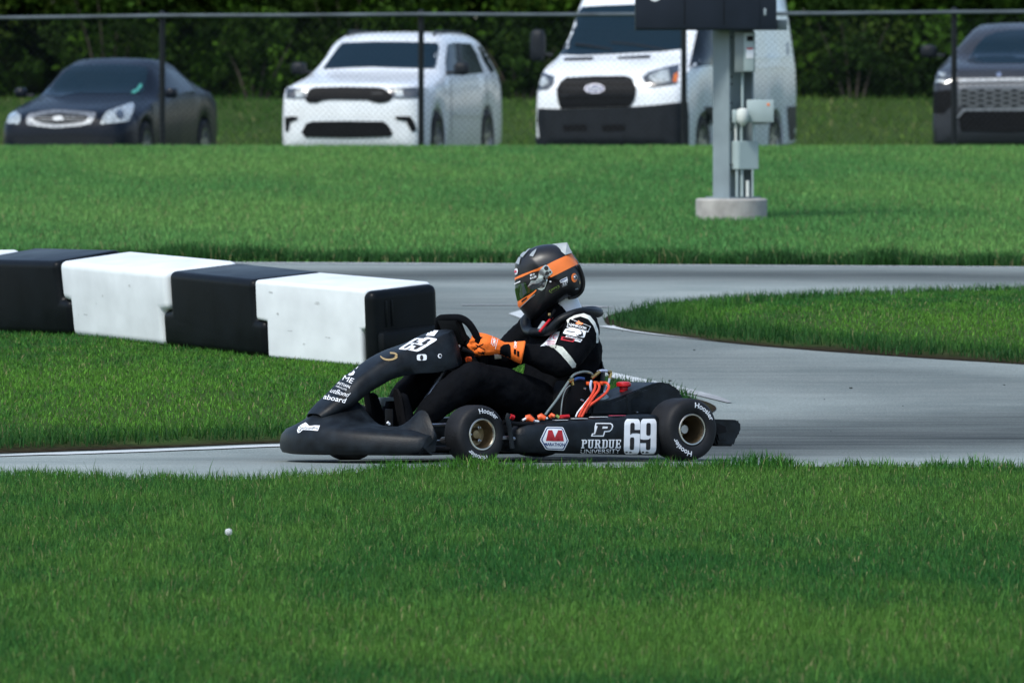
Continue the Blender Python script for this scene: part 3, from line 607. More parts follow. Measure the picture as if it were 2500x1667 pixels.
# --- dark sedan
tab = [(0, .50, .34, .52, .46, .58, .36), (.05, .72, .24, .60, .66, .70, .46), (.18, .82, .20, .66, .76, .78, .5), (.5, .875, .2, .74, .82, .85, .55), (.9, .885, .2, .82, .84, .91, .58), (1.45, .885, .2, .90, .845, .99, .6), (2.2, .885, .2, .97, .85, 1.37, .58), (2.7, .885, .2, 1.0, .85, 1.45, .56), (3.2, .885, .2, 1.02, .85, 1.42, .55), (3.8, .885, .22, 1.02, .84, 1.22, .56), (4.25, .87, .25, 1.0, .8, 1.06, .6), (4.65, .8, .3, .92, .7, .98, .5), (4.75, .68, .36, .8, .6, .84, .4)]
car1, body1 = vehicle('sedan', 'dark blue sedan with an oval chrome grille, parked at the left edge', 'car', 150, 125.4, math.radians(13.4), tab, (.87, 3.72), .325, .78, MT['p_navy'], 5)
bv = bvh_of(body1); Z1 = ZC(0, 0, 4.127)
decal('windshield', Z1([(430, 965), (530, 810), (650, 690), (720, 665), (1100, 652), (1400, 668), (1492, 690), (1480, 780), (1445, 940), (1200, 945), (800, 945), (600, 975)]), bv, .006, MT['glass'], car1, 12)
decal('side_window', Z1([(1660, 690), (1760, 725), (1850, 800), (1930, 890), (1965, 945), (1650, 950), (1590, 960), (1600, 900)]), bv, .006, MT['glass_side'], car1, 12)
gr = decal('grille', Z1([(268, 1195), (290, 1155), (420, 1130), (560, 1112), (760, 1125), (962, 1142), (966, 1170), (915, 1250), (800, 1275), (560, 1292), (400, 1280), (275, 1262)]), bv, .012, MT['chrome_d'], car1, 14)
decal('grille_opening', Z1([(330, 1205), (380, 1175), (480, 1158), (600, 1150), (760, 1158), (870, 1175), (890, 1195), (850, 1230), (700, 1250), (560, 1255), (430, 1245)]), bv, .017, MT['matte_black'], gr, 14)
for y in (1180, 1203, 1226): decal('grille_bar', Z1([(360, y - 3), (600, y - 6), (860, y - 3), (860, y + 1), (600, y - 1), (360, y + 2)]), bv, .024, MT['chrome_d'], gr, 14)
decal('emblem', Z1(ellipse(590, 1205, 56, 22)), bv, .03, MT['chrome_d'], gr, 10)
decal('headlight', Z1([(15, 1215), (35, 1140), (75, 1090), (128, 1065), (145, 1110), (180, 1150), (215, 1175), (210, 1225), (195, 1256), (90, 1250), (18, 1240)]), bv, .014, MT['lens'], car1, 12)
hl = decal('headlight', Z1([(1008, 1256), (1035, 1190), (1070, 1135), (1200, 1085), (1335, 1040), (1352, 1085), (1330, 1150), (1290, 1228), (1180, 1245)]), bv, .014, MT['lens'], car1, 12)
decal('lamp_projector', Z1(ellipse(1205, 1165, 42, 46)), bv, .019, MT['lens_dark'], hl, 10)
decal('lower_intake', Z1([(120, 1400), (350, 1375), (800, 1375), (1130, 1390), (1190, 1440), (1100, 1465), (200, 1465)]), bv, .01, MT['trim'], car1, 14)
decal('sticker', Z1([(1320, 930), (1375, 905), (1405, 855), (1430, 850), (1430, 885), (1380, 940), (1335, 950)]), bv, .011, mat('green_sticker', (.05, .26, .22), .4), car1, 10)
mirror(car1, -1.62, .93, 1.01, MT['p_navy']); mirror(car1, -1.62, -.93, 1.01, MT['p_navy'])
# --- white SUV
tab = [(0, .62, .46, .86, .60, .94, .5), (.04, .84, .33, .98, .80, 1.05, .62), (.15, .92, .27, 1.05, .88, 1.13, .70), (.5, .95, .25, 1.10, .91, 1.18, .74), (1.35, .96, .25, 1.18, .92, 1.30, .76), (1.75, .96, .25, 1.22, .915, 1.50, .70), (2.15, .96, .25, 1.24, .91, 1.70, .69), (2.5, .96, .25, 1.25, .91, 1.77, .70), (3.2, .96, .25, 1.26, .91, 1.79, .71), (4.1, .96, .25, 1.27, .91, 1.77, .71), (4.65, .95, .28, 1.27, .90, 1.70, .68), (4.95, .93, .32, 1.2, .88, 1.48, .64), (5.06, .88, .4, 1.05, .80, 1.14, .5), (5.1, .75, .5, .95, .7, 1.0, .4)]
car2, body2 = vehicle('suv', 'white SUV with a wide black split grille, parked between the sedan and the van', 'car', 854, 125.6, math.radians(12), tab, (.92, 3.96), .39, .845, MT['p_white'], 5)
bv = bvh_of(body2); Z2 = ZC(640, 0, 3.675)
decal('windshield', Z2([(545, 625), (600, 540), (680, 430), (720, 390), (1000, 378), (1300, 380), (1570, 390), (1585, 420), (1570, 520), (1550, 622), (1300, 615), (1000, 605), (750, 612)]), bv, .006, MT['glass'], car2, 12)
decal('side_window', Z2([(1660, 400), (1720, 385), (1870, 395), (1920, 480), (1985, 655), (1800, 672), (1650, 680), (1640, 560)]), bv, .006, MT['glass_side'], car2, 12)
decal('side_window', Z2([(1930, 415), (2000, 445), (2060, 530), (2115, 640), (2050, 650), (1990, 560)]), bv, .006, MT['glass_side'], car2, 12)
decal('pillar', Z2([(1735, 392), (1765, 392), (1800, 660), (1770, 665)]), bv, .012, MT['trim'], car2, 12)
decal('grille', Z2([(395, 870), (420, 810), (470, 792), (750, 785), (1030, 790), (1090, 800), (1140, 830), (1185, 870), (1140, 912), (1060, 928), (1000, 918), (950, 900), (620, 895), (540, 905), (490, 925), (420, 925), (385, 900)]), bv, .012, MT['matte_black'], car2, 12)
decal('badge', Z2([(985, 835), (1075, 835), (1080, 855), (985, 855)]), bv, .02, MT['trim'], car2, 10)
for P, PP in ((([(222, 800), (300, 800), (410, 808), (390, 850), (385, 885), (300, 890), (218, 885)]), ([(300, 820), (380, 815), (370, 870), (310, 880)])), (([(1130, 805), (1250, 795), (1395, 790), (1400, 880), (1300, 885), (1190, 888), (1160, 850)]), ([(1190, 815), (1260, 810), (1270, 870), (1200, 872)]))):
    h = decal('headlight', Z2(P), bv, .012, MT['lens_dark'], car2, 12); decal('lamp_reflector', Z2(PP), bv, .017, MT['lens'], h, 10)
decal('lower_intake', Z2([(355, 1190), (395, 1110), (450, 1092), (760, 1088), (1090, 1092), (1130, 1120), (1175, 1200), (1150, 1228), (760, 1236), (385, 1230)]), bv, .012, MT['matte_black'], car2, 12)
decal('fog_intake', Z2([(210, 1055), (260, 1045), (322, 1050), (318, 1080), (255, 1095), (238, 1180), (215, 1185)]), bv, .012, MT['matte_black'], car2, 10)
decal('fog_intake', Z2([(1190, 1045), (1330, 1045), (1365, 1100), (1385, 1175), (1340, 1185), (1290, 1090), (1210, 1078)]), bv, .012, MT['matte_black'], car2, 10)
decal('door_moulding', Z2([(1690, 1010), (1850, 1005), (2000, 1010), (1990, 1045), (1840, 1045), (1720, 1040)]), bv, .02, MT['p_white'], car2, 12)
for a_ in ([(1690, 690), (1694, 690), (1700, 1250), (1696, 1250)], [(2003, 690), (2007, 690), (2030, 980), (2026, 980)]): decal('door_gap', Z2(a_), bv, .003, MT['trim'], car2, 12)
for s_ in (1, -1): MB().tube([(-2.4, s_ * .57, 1.755), (-2.55, s_ * .575, 1.80), (-4.1, s_ * .56, 1.775), (-4.3, s_ * .53, 1.72)], .02, 8).build('roof_rail', MT['trim'], car2)
mirror(car2, -1.75, .98, 1.32, MT['trim'], .2, .17); mirror(car2, -1.75, -.98, 1.32, MT['trim'], .2, .17)
# --- white van
tab = [(0, .70, .42, .88, .66, 1.0, .55), (.05, .92, .32, 1.02, .86, 1.14, .62), (.16, .985, .28, 1.16, .93, 1.25, .68), (.45, 1.01, .27, 1.30, .96, 1.38, .72), (.95, 1.02, .27, 1.42, .975, 1.54, .80), (1.35, 1.03, .27, 1.47, .985, 1.88, .82), (1.75, 1.03, .27, 1.5, .99, 2.22, .84), (2.1, 1.03, .27, 1.5, .99, 2.42, .85), (2.7, 1.03, .27, 1.5, .99, 2.5, .86), (5.0, 1.03, .27, 1.5, .99, 2.5, .86), (5.85, 1.02, .3, 1.5, .98, 2.46, .84), (5.98, .95, .4, 1.4, .9, 2.3, .75)]
car3, body3 = vehicle('van', 'tall white cargo van with a black grille and black bumper behind the sign post', 'van', 1482, 125.8, math.radians(15.8), tab, (1.02, 4.75), .36, .89, MT['p_white'], 7)
bv = bvh_of(body3); Z3 = ZC(1260, 0, 3.178)
decal('windshield', Z3([(292, 425), (310, 330), (360, 170), (395, 85), (450, 60), (700, 45), (1000, 35), (1290, 30), (1300, 150), (1290, 385), (1100, 405), (800, 420), (500, 432)]), bv, .006, MT['glass'], car3, 12)
decal('side_window', Z3([(1400, 250), (1420, 120), (1640, 110), (1640, 500), (1450, 515), (1340, 530)]), bv, .006, MT['glass_side'], car3, 12)
g3 = decal('grille', Z3([(315, 700), (345, 640), (390, 608), (600, 598), (850, 596), (900, 615), (935, 690), (925, 760), (905, 800), (880, 830), (345, 845), (325, 780)]), bv, .014, MT['matte_black'], car3, 12)
bd = decal('badge', Z3(ellipse(612, 693, 78, 36)), bv, .022, MT['chrome'], g3, 10); decal('badge_field', Z3(ellipse(612, 693, 68, 29)), bv, .026, mat('badge_blue', (.05, .07, .16), .3), g3, 10)
tdecal('badge_lettering', 'Ford', Z3([(565, 712)])[0], Z3([(660, 712)])[0], Z3([(565, 672)])[0], bv, .03, MT['white'], g3, .01, .2)
for y in (640, 690, 740, 790): decal('grille_bar', Z3([(350, y), (900, y - 6), (900, y), (350, y + 6)]), bv, .018, MT['trim'], g3, 12)
for P, Q in (([(150, 690), (165, 600), (195, 562), (300, 600), (292, 660), (245, 700), (180, 702)], [(175, 610), (230, 600), (260, 650), (200, 680)]), ([(980, 605), (1030, 565), (1150, 530), (1262, 505), (1258, 600), (1245, 655), (1130, 672), (1040, 680), (1000, 650)], [(1020, 600), (1100, 560), (1180, 545), (1195, 640), (1080, 655)])):
    h = decal('headlight', Z3(P), bv, .012, MT['lens_dark'], car3, 10); decal('lamp_reflector', Z3(Q), bv, .017, MT['lens'], h, 10)
decal('indicator', Z3([(1225, 585), (1255, 565), (1250, 640), (1215, 645)]), bv, .018, MT['amber'], h, 10)
decal('bumper', Z3([(128, 842), (330, 848), (880, 832), (1100, 815), (1320, 790), (1330, 900), (1330, 1150), (700, 1160), (140, 1150), (122, 980)]), bv, .02, MT['trim'], car3, 14)
for x in (370, 670): decal('bumper_slot', Z3([(x, 970), (x + 180, 965), (x + 180, 1015), (x, 1018)]), bv, .026, MT['matte_black'], car3, 12)
decal('side_cladding', Z3([(1460, 830), (1640, 830), (1950, 830), (1950, 960), (1640, 970), (1480, 970)]), bv, .012, MT['trim'], car3, 14)
decal('rear_cladding', Z3([(2100, 830), (2190, 825), (2195, 1080), (2120, 1090)]), bv, .012, MT['trim'], car3, 14)
for P in ([(370, 455), (600, 448), (595, 470), (375, 475)], [(790, 448), (1040, 432), (1040, 455), (790, 462)]): decal('cowl_vent', Z3(P), bv, .01, MT['trim'], car3, 12)
for P in ([(1650, 440), (2120, 430), (2120, 452), (1650, 462)], [(1650, 520), (2110, 510), (2110, 530), (1650, 540)], [(2105, 330), (2125, 330), (2130, 440), (2108, 440)]): decal('side_pressing', Z3(P), bv, .016, MT['p_white'], car3, 14)
MB().tube([ (-.98, .55, 1.56), (-1.06, .1, 1.63), (-1.1, -.25, 1.66)], .012, 6).build('wiper', MT['trim'], car3); MB().tube([(-.98, -.2, 1.57), (-1.04, -.55, 1.62), (-1.06, -.72, 1.64)], .012, 6).build('wiper', MT['trim'], car3)
mirror(car3, -1.25, -1.17, 1.62, MT['trim'], .2, .42); mirror(car3, -1.25, 1.17, 1.62, MT['trim'], .2, .42)
# --- silver SUV at the right edge
tab = [(0, .75, .5, .98, .72, 1.06, .6), (.05, .93, .38, 1.1, .88, 1.18, .68), (.18, .985, .34, 1.2, .93, 1.28, .72), (.6, 1.0, .33, 1.27, .95, 1.36, .76), (1.35, 1.0, .33, 1.32, .95, 1.45, .76), (1.75, 1.0, .33, 1.35, .94, 1.66, .68), (2.15, 1.0, .33, 1.36, .93, 1.79, .62), (2.7, 1.0, .33, 1.37, .93, 1.85, .6), (4.1, 1.0, .33, 1.37, .93, 1.82, .6), (4.8, .98, .36, 1.3, .9, 1.55, .55), (5.0, .85, .5, 1.0, .8, 1.1, .5)]
car4, body4 = vehicle('suv', 'grey SUV with a big honeycomb grille, cut off by the right edge', 'car', 2470, 121, math.radians(6), tab, (.98, 3.9), .39, .87, MT['p_silver'], 5)
bv = bvh_of(body4); Z5 = ZC(2200, 0, 4.127)
decal('windshield', Z5([(665, 625), (760, 470), (850, 375), (960, 330), (1100, 310), (1400, 300), (1700, 320), (1640, 640), (1200, 640), (760, 645)]), bv, .006, MT['glass'], car4, 12)
g4 = decal('grille', Z5([(580, 855), (1200, 840), (1650, 850), (1640, 1090), (1100, 1090), (580, 1080), (570, 960)]), bv, .012, mat('grille_grey', (.13, .14, .15), .4, .5), car4, 12)
for r_ in range(5):
    for c_ in range(13):
        x = 600 + c_ * 84 + (42 if False else 0); y = 915 + r_ * 26 + (13 if c_ % 2 else 0); y = 905 + r_ * 50 + (25 if c_ % 2 else 0)
        if y < 1060: decal('grille_cell', Z5([(x, y + 10), (x + 14, y), (x + 62, y), (x + 76, y + 10), (x + 62, y + 21), (x + 14, y + 21)]), bv, .017, MT['matte_black'], g4, 20)
decal('grille_bar', Z5([(580, 800), (1200, 790), (1650, 800), (1650, 830), (1200, 825), (580, 838)]), bv, .016, MT['chrome_d'], car4, 12)
decal('lower_bar', Z5([(560, 1190), (620, 1095), (1100, 1092), (1600, 1095), (1600, 1118), (1100, 1118), (640, 1120), (580, 1185)]), bv, .016, MT['chrome_d'], car4, 12)
decal('lower_intake', Z5([(580, 1190), (640, 1128), (1100, 1126), (1600, 1128), (1640, 1300), (1100, 1330), (600, 1320)]), bv, .013, MT['matte_black'], car4, 14)
h = decal('headlight', Z5([(375, 735), (450, 735), (580, 745), (575, 845), (440, 850), (350, 840)]), bv, .012, MT['lens_dark'], car4, 10)
decal('lamp_reflector', Z5([(385, 740), (450, 745), (445, 780), (385, 775)]), bv, .017, MT['lens'], h, 10); decal('lamp_reflector', Z5([(365, 810), (450, 812), (445, 840), (365, 838)]), bv, .017, MT['lens'], h, 10)
decal('fog_intake', Z5([(335, 925), (500, 905), (560, 910), (555, 1060), (480, 1080), (430, 1140), (325, 1140)]), bv, .012, MT['matte_black'], car4, 12)
decal('emblem', Z5(ellipse(985, 760, 24, 24)), bv, .016, MT['chrome'], car4, 10)
mirror(car4, -1.7, -1.03, 1.5, MT['trim'], .2, .17); mirror(car4, -1.7, 1.03, 1.5, MT['trim'], .2, .17)
# ------------------------------------------------------------------ the kart
KM = Matrix.Translation((.4376, 44.6114, .0339)) @ Matrix.Rotation(math.pi + math.radians(33), 4, 'Z') @ Matrix.Rotation(math.radians(-.6), 4, 'Y') @ Matrix.Rotation(math.radians(1.4), 4, 'X')
KI = KM.inverted(); KR = KI.to_3x3(); KO = KI @ ORI
def kp(px, py, yl):
    r = KR @ ray(px, py); t = (yl - KO.y) / r.y; return KO + r * t
def K(dx, dy, yl): return kp(dx * S, dy * S, yl)
def zc(ox, oy, s_): return lambda x, y, yl: kp(ox + x / s_, oy + y / s_, yl)
E7, EN, EE, ER, EG, EP = zc(660, 760, 4.055), zc(680, 860, 5.808), zc(1260, 880, 7.84), zc(1560, 900, 6.819), zc(1040, 760, 5.88), zc(1180, 860, 3.459)
D7, DN, DE_, DR, DG, DP, DH, DB = ZC(660, 760, 4.055), ZC(680, 860, 5.808), ZC(1260, 880, 7.84), ZC(1560, 900, 6.819), ZC(1040, 760, 5.88), ZC(1180, 860, 3.459), ZC(1240, 580, 7.127), ZC(1180, 560, 3.921)
kart = empty('racing_kart', KM, 'black electric racing kart numbered 69 cornering on the track', 'kart')
def kt(name, pts, r, mt, parent=kart, n=8): return MB().tube(pts, r, n).build(name, mt, parent)
def slab(name, pts, y0, y1, mt, parent=kart, bev=.006):
    """outline (kart x,z) extruded between two lateral positions"""
    bm = bmesh.new(); A = [bm.verts.new((p.x, y0, p.z)) for p in pts]; B = [bm.verts.new((p.x, y1, p.z)) for p in pts]; n = len(pts)
    bm.faces.new(A); bm.faces.new(B[::-1])
    for i in range(n): bm.faces.new((A[i], B[i], B[(i + 1) % n], A[(i + 1) % n]))
    bmesh.ops.recalc_face_normals(bm, faces=bm.faces[:])
    if bev: bmesh.ops.bevel(bm, geom=bm.edges[:], offset=bev, segments=2, affect='EDGES', clamp_overlap=True)
    return MB().bm(bm).build(name, mt, parent)
# --- wheels
def arctext(name, s_, c, ax, rad, a0, a1, hgt, bvh, mt, parent, ref, tan):
    """lettering bent round the tyre wall: from angle a0 to a1 (degrees, clockwise from top as seen from outside)"""
    v, f = text2d(s_, .018); bm = bmesh.new(); vs = []
    for a, b in v:
        t = math.radians(a0 + (a1 - a0) * a); r = rad + hgt * (b - .5); vs.append(bm.verts.new(c + ref * (r * math.cos(t)) + tan * (r * math.sin(t))))
    for q in f:
        try: bm.faces.new([vs[i] for i in q])
        except Exception: pass
    bmesh.ops.triangulate(bm, faces=bm.faces[:])
    for _ in range(3):
        e = [q for q in bm.edges if q.calc_length() > .006]
        if not e: break
        bmesh.ops.subdivide_edges(bm, edges=e, cuts=1); bmesh.ops.triangulate(bm, faces=bm.faces[:])
    for q in bm.verts:
        loc, n, i, d = bvh.ray_cast(q.co + ax * .2, -ax)
        if loc is not None: q.co = loc + ax * .0012
    MB().bm(bm).build(name, mt, parent)
def kwheel(c, R, w, s_, steer, rear, visible):
    ax = Vector((math.sin(-steer) * 1.0, math.cos(steer), 0)) * s_; ref = Vector((0, 0, 1)); c = Vector(c); tan = ax.cross(ref) * -1     # clockwise seen from outside
    h = w / 2; rr = .071
    prof = [(-h * .8, rr), (-h * .98, R * .62), (-h, R * .78), (-h * .96, R * .90), (-h * .84, R * .97), (-h * .6, R * .995), (0, R), (h * .6, R * .995), (h * .80, R * .975), (h * .93, R * .92), (h * .995, R * .83), (h, R * .72), (h * .97, R * .60), (h * .88, rr + .002), (h * .80, rr - .004)]
    ty = MB().lathe(c, ax, prof, 64).build('tyre', MT['rubber'], kart, sharp=60)
    lip = [(h * .78, rr - .002), (h * .90, rr + .001), (h * .93, rr - .002), (h * .92, rr - .007), (h * .82, rr - .010)]
    rim = MB().lathe(c, ax, lip, 56).build('rim', MT['lip'], kart)
    MB().lathe(c, ax, [(h * .83, rr - .009), (h * .4, rr - .014), (h * .1 if rear else h * .25, rr - .017), (-h * .62 if rear else h * .0, .050), (-h * .68 if rear else -h * .04, .030), (-h * .62 if rear else h * .05, .022), (-h * .5 if rear else h * .22, .018), (-h * .5 if rear else h * .24, .001)], 48).build('wheel_dish', MT['bronze'], rim)
    MB().lathe(c, ax, [(-h * .78, rr - .002), (-h * .9, rr), (-h * .88, rr - .012), (-h * (.75 if rear else .15), .05), (-h * (.75 if rear else .15), .001)], 40).build('inner_dish', MT['bronze'], rim)
    for k in range(3):
        a = 2 * math.pi * k / 3 + .5; p = c + (ref * math.cos(a) + tan * math.sin(a)) * .034 + ax * (-h * .6 if rear else h * .01)
        MB().lathe(p, ax, [(0, .008), (.012, .008), (.014, .004), (.022, .004), (.023, .0001)], 8).build('wheel_nut', MT['steel'], rim)
    if visible:
        b = BVHTree.FromPolygons([q.co for q in ty.data.vertices], [list(p.vertices) for p in ty.data.polygons]); rad = (R + rr) * .5 + .004
        if rear: arctext('lettering', 'Hoosier', c, ax, rad, 5, 68, .024, b, MT['white'], ty, ref, tan); arctext('lettering', 'Hoosier', c, ax, rad, 185, 248, .024, b, MT['white'], ty, ref, tan)
        else: arctext('lettering', 'Hoosier', c, ax, rad, -12, 48, .022, b, MT['white'], ty, ref, tan); arctext('lettering', 'Hoosier', c, ax, rad, 168, 228, .022, b, MT['white'], ty, ref, tan)
kwheel((0, .69 - .09, .14), .14, .18, 1, 0, True, True); kwheel((0, -.60, .14), .14, .18, -1, 0, True, False)
ST = math.radians(3)
kwheel((1.06, .59 - .065, .130), .130, .13, 1, ST, False, True); kwheel((1.06, -.525, .130), .130, .13, -1, ST, False, False)
# --- chassis
for s_ in (1, -1):
    kt('frame_rail', spline([(-.12, .30 * s_, .055), (.35, .33 * s_, .052), (.8, .30 * s_, .05), (1.15, .20 * s_, .06), (1.32, .16 * s_, .06)], 5), .015, MT['matte_black'])
    kt('stub_axle', [(1.06, .26 * s_, .10), (1.06, .52 * s_, .127)], .014, MT['steel']); kt('kingpin', [(1.05, .36 * s_, .05), (1.07, .36 * s_, .17)], .017, MT['matte_black'])
    kt('track_rod', [(.98, .06 * s_, .09), (1.0, .42 * s_, .12)], .006, MT['steel'])
    kt('side_bumper', spline([(.82, .34 * s_, .06), (.84, .50 * s_, .07), (.80, .57 * s_, .10), (.2, .57 * s_, .10), (.15, .50 * s_, .07), (.15, .34 * s_, .06)], 5), .010, MT['steel'])
kt('rear_axle', [(0, -.62, .14), (0, .62, .14)], .02, MT['steel'])
for x, w in ((-.1, .3), (.62, .32), (1.15, .2)): kt('cross_tube', [(x, -w, .052), (x, w, .052)], .014, MT['matte_black'])
MB().box((.55, -.29, .036), (1.34, .29, .040)).build('floor_tray', MT['matte_black'], kart)
kt('side_bar', spline([EP(215, 520, .60), EP(205, 560, .60), EP(222, 640, .60), EP(238, 760, .60), EP(245, 810, .60)], 5), .011, MT['kart_plastic']); kt('side_bar', spline([EP(165, 590, .58), EP(300, 605, .58), EP(420, 600, .58)], 4), .010, MT['matte_black'])
kt('side_bar', spline([EP(160, 720, .58), EP(300, 730, .58), EP(430, 740, .58)], 4), .009, MT['steel'])
slab('side_bracket', [EP(165, 620, .56), EP(400, 610, .56), EP(400, 690, .56), EP(180, 690, .56)], .52, .545, MT['matte_black'])
slab('brake_lever', [EP(170, 740, .60), EP(225, 720, .60), EP(400, 770, .60), EP(390, 800, .60), EP(180, 790, .60)], .54, .56, MT['matte_black'])
# --- side pods
def pod(s_):
    rings = []
    for x, k, tp in [(.90, .55, .60), (.885, .78, .85), (.86, .9, .96), (.82, .97, 1), (.7, 1, 1), (.5, 1, 1), (.3, 1, 1), (.17, 1, 1), (.135, .985, .98), (.125, .95, .94)]:
        zt_ = .171 + (.82 - x) * .055; o = .47 + .15 * k; zb_ = .046 - (.85 - x) * .03 + .02 * (1 - tp); zt_ = zb_ + (zt_ - zb_) * tp
        hf = [(.47, zb_), (o - .03, zb_), (o - .008, zb_ + .012), (o, zb_ + .035), (o + .002, zb_ + .08), (o - .001, zt_ - .035), (o - .008, zt_ - .012), (o - .028, zt_), (.53, zt_ + .004), (.47, zt_ + .002)]
        rings.append([Vector((x, s_ * y, z)) for y, z in hf])
    return MB().loft(rings).build('side_pod', MT['kart_plastic'], kart, sharp=50)
podL = pod(1); podR = pod(-1); bp = bvh_of(podL)
# markings on the pod
def chamfer(pts, r=.25, n=4):
    out = []; m_ = len(pts)
    for i in range(m_):
        p0, p1, p2 = [Vector(pts[j % m_]) for j in (i - 1, i, i + 1)]; a = p1 + (p0 - p1) * r; b = p1 + (p2 - p1) * r
        out += [tuple((a * (1 - t) ** 2 + p1 * 2 * t * (1 - t) + b * t * t)) for t in [k / n for k in range(n + 1)]]
    return out
hexo = [(476, 740), (530, 628), (672, 630), (720, 745), (680, 828), (526, 820)]; cx_, cy_ = 598, 730
sc_ = lambda P, k: [(cx_ + (x - cx_) * k, cy_ + (y - cy_) * k) for x, y in P]
mk = decal('hexagon_sticker', DP(chamfer(hexo, .12)), bp, .0015, MT['white'], podL, 8); decal('sticker_border', DP(chamfer(sc_(hexo, .93), .12)), bp, .0025, MT['navy_ink'], podL, 8); decal('sticker_field', DP(chamfer(sc_(hexo, .85), .12)), bp, .0035, MT['white'], podL, 8)
decal('letter_mark', DP([(524, 747), (545, 658), (578, 658), (600, 718), (628, 658), (660, 658), (676, 749), (642, 749), (634, 696), (611, 749), (590, 749), (564, 694), (556, 747)]), bp, .0045, MT['red_ink'], podL, 8)
tdecal('lettering', 'MARATHON', *DP([(514, 786), (682, 790), (514, 760)]), bp, .0045, MT['navy_ink'], podL, .03)
P1 = [(908, 708), (916, 684), (934, 682), (952, 630), (938, 628), (946, 595), (1072, 596), (1090, 606), (1095, 625), (1085, 652), (1068, 668), (1040, 672), (1028, 672), (1022, 690), (1014, 710)]
P2 = [(920, 700), (924, 691), (942, 689), (964, 622), (950, 620), (954, 604), (1068, 605), (1080, 612), (1083, 626), (1075, 648), (1062, 659), (1038, 662), (1018, 662), (1010, 690), (1006, 700)]
decal('emblem_outline', DP(P1), bp, .0015, MT['white'], podL, 8); decal('emblem_letter', DP(P2), bp, .0025, MT['black_ink'], podL, 8); decal('emblem_counter', DP([(1006, 626), (1048, 626), (1044, 642), (1000, 643)]), bp, .0035, MT['white'], podL, 8)
# slab-serif word built from bars
GL = {'P': [((0, 0), (2, 0), (2, .7), (1.5, .7), (1.5, 3), (2.6, 3), (3.4, 3.6), (3.4, 5.3), (2.6, 6), (0, 6), (0, 5.3), (.5, 5.3), (.5, .7), (0, .7)), ((1.5, 3.7), (2.2, 3.7), (2.4, 4), (2.4, 5), (2.2, 5.3), (1.5, 5.3))],
      'U': [((1.2, 0), (2.6, 0), (3.3, .7), (3.3, 5.3), (3.8, 5.3), (3.8, 6), (2, 6), (2, 5.3), (2.5, 5.3), (2.5, 1.1), (2.2, .7), (1.7, .7), (1.4, 1.1), (1.4, 5.3), (1.9, 5.3), (1.9, 6), (0, 6), (0, 5.3), (.5, 5.3), (.5, .7))],
      'R': [((0, 0), (2, 0), (2, .7), (1.5, .7), (1.5, 2.7), (1.9, 2.7), (2.8, 0), (4, 0), (4, .7), (3.6, .7), (2.9, 2.9), (3.4, 3.5), (3.4, 5.3), (2.7, 6), (0, 6), (0, 5.3), (.5, 5.3), (.5, .7), (0, .7)), ((1.5, 3.5), (2.2, 3.5), (2.4, 3.8), (2.4, 5), (2.2, 5.3), (1.5, 5.3))],
      'D': [((0, 0), (2.7, 0), (3.6, .9), (3.6, 5.1), (2.7, 6), (0, 6), (0, 5.3), (.5, 5.3), (.5, .7), (0, .7)), ((1.5, .7), (2.3, .7), (2.6, 1.1), (2.6, 4.9), (2.3, 5.3), (1.5, 5.3))],
      'E': [((0, 0), (3.4, 0), (3.4, 1.7), (2.8, 1.7), (2.7, .7), (1.5, .7), (1.5, 2.7), (2.2, 2.7), (2.2, 2.2), (2.7, 2.2), (2.7, 3.9), (2.2, 3.9), (2.2, 3.4), (1.5, 3.4), (1.5, 5.3), (2.7, 5.3), (2.8, 4.3), (3.4, 4.3), (3.4, 6), (0, 6), (0, 5.3), (.5, 5.3), (.5, .7), (0, .7))]}
def word(s_, o, u, w, bv_, off, parent):
    L = []; x = 0
    for ch in s_: L.append((ch, x)); x += max(p[0] for p in GL[ch][0]) + .45
    x -= .45
    for ch, x0 in L:
        for k, loop in enumerate(GL[ch]):
            P = [(o[0] + (a + x0) / x * (u[0] - o[0]) + b / 6 * (w[0] - o[0]), o[1] + (a + x0) / x * (u[1] - o[1]) + b / 6 * (w[1] - o[1])) for a, b in loop]
            decal('lettering', P, bv_, off + .001 * k, MT['white' if k == 0 else 'black_ink'], parent, 10)
word('PURDUE', *DP([(824, 808), (1158, 807), (828, 736)]), bp, .0015, podL)
tdecal('lettering', 'UNIVERSITY', *DP([(820, 851), (1153, 848), (822, 818)]), bp, .0015, MT['white'], podL, .004)
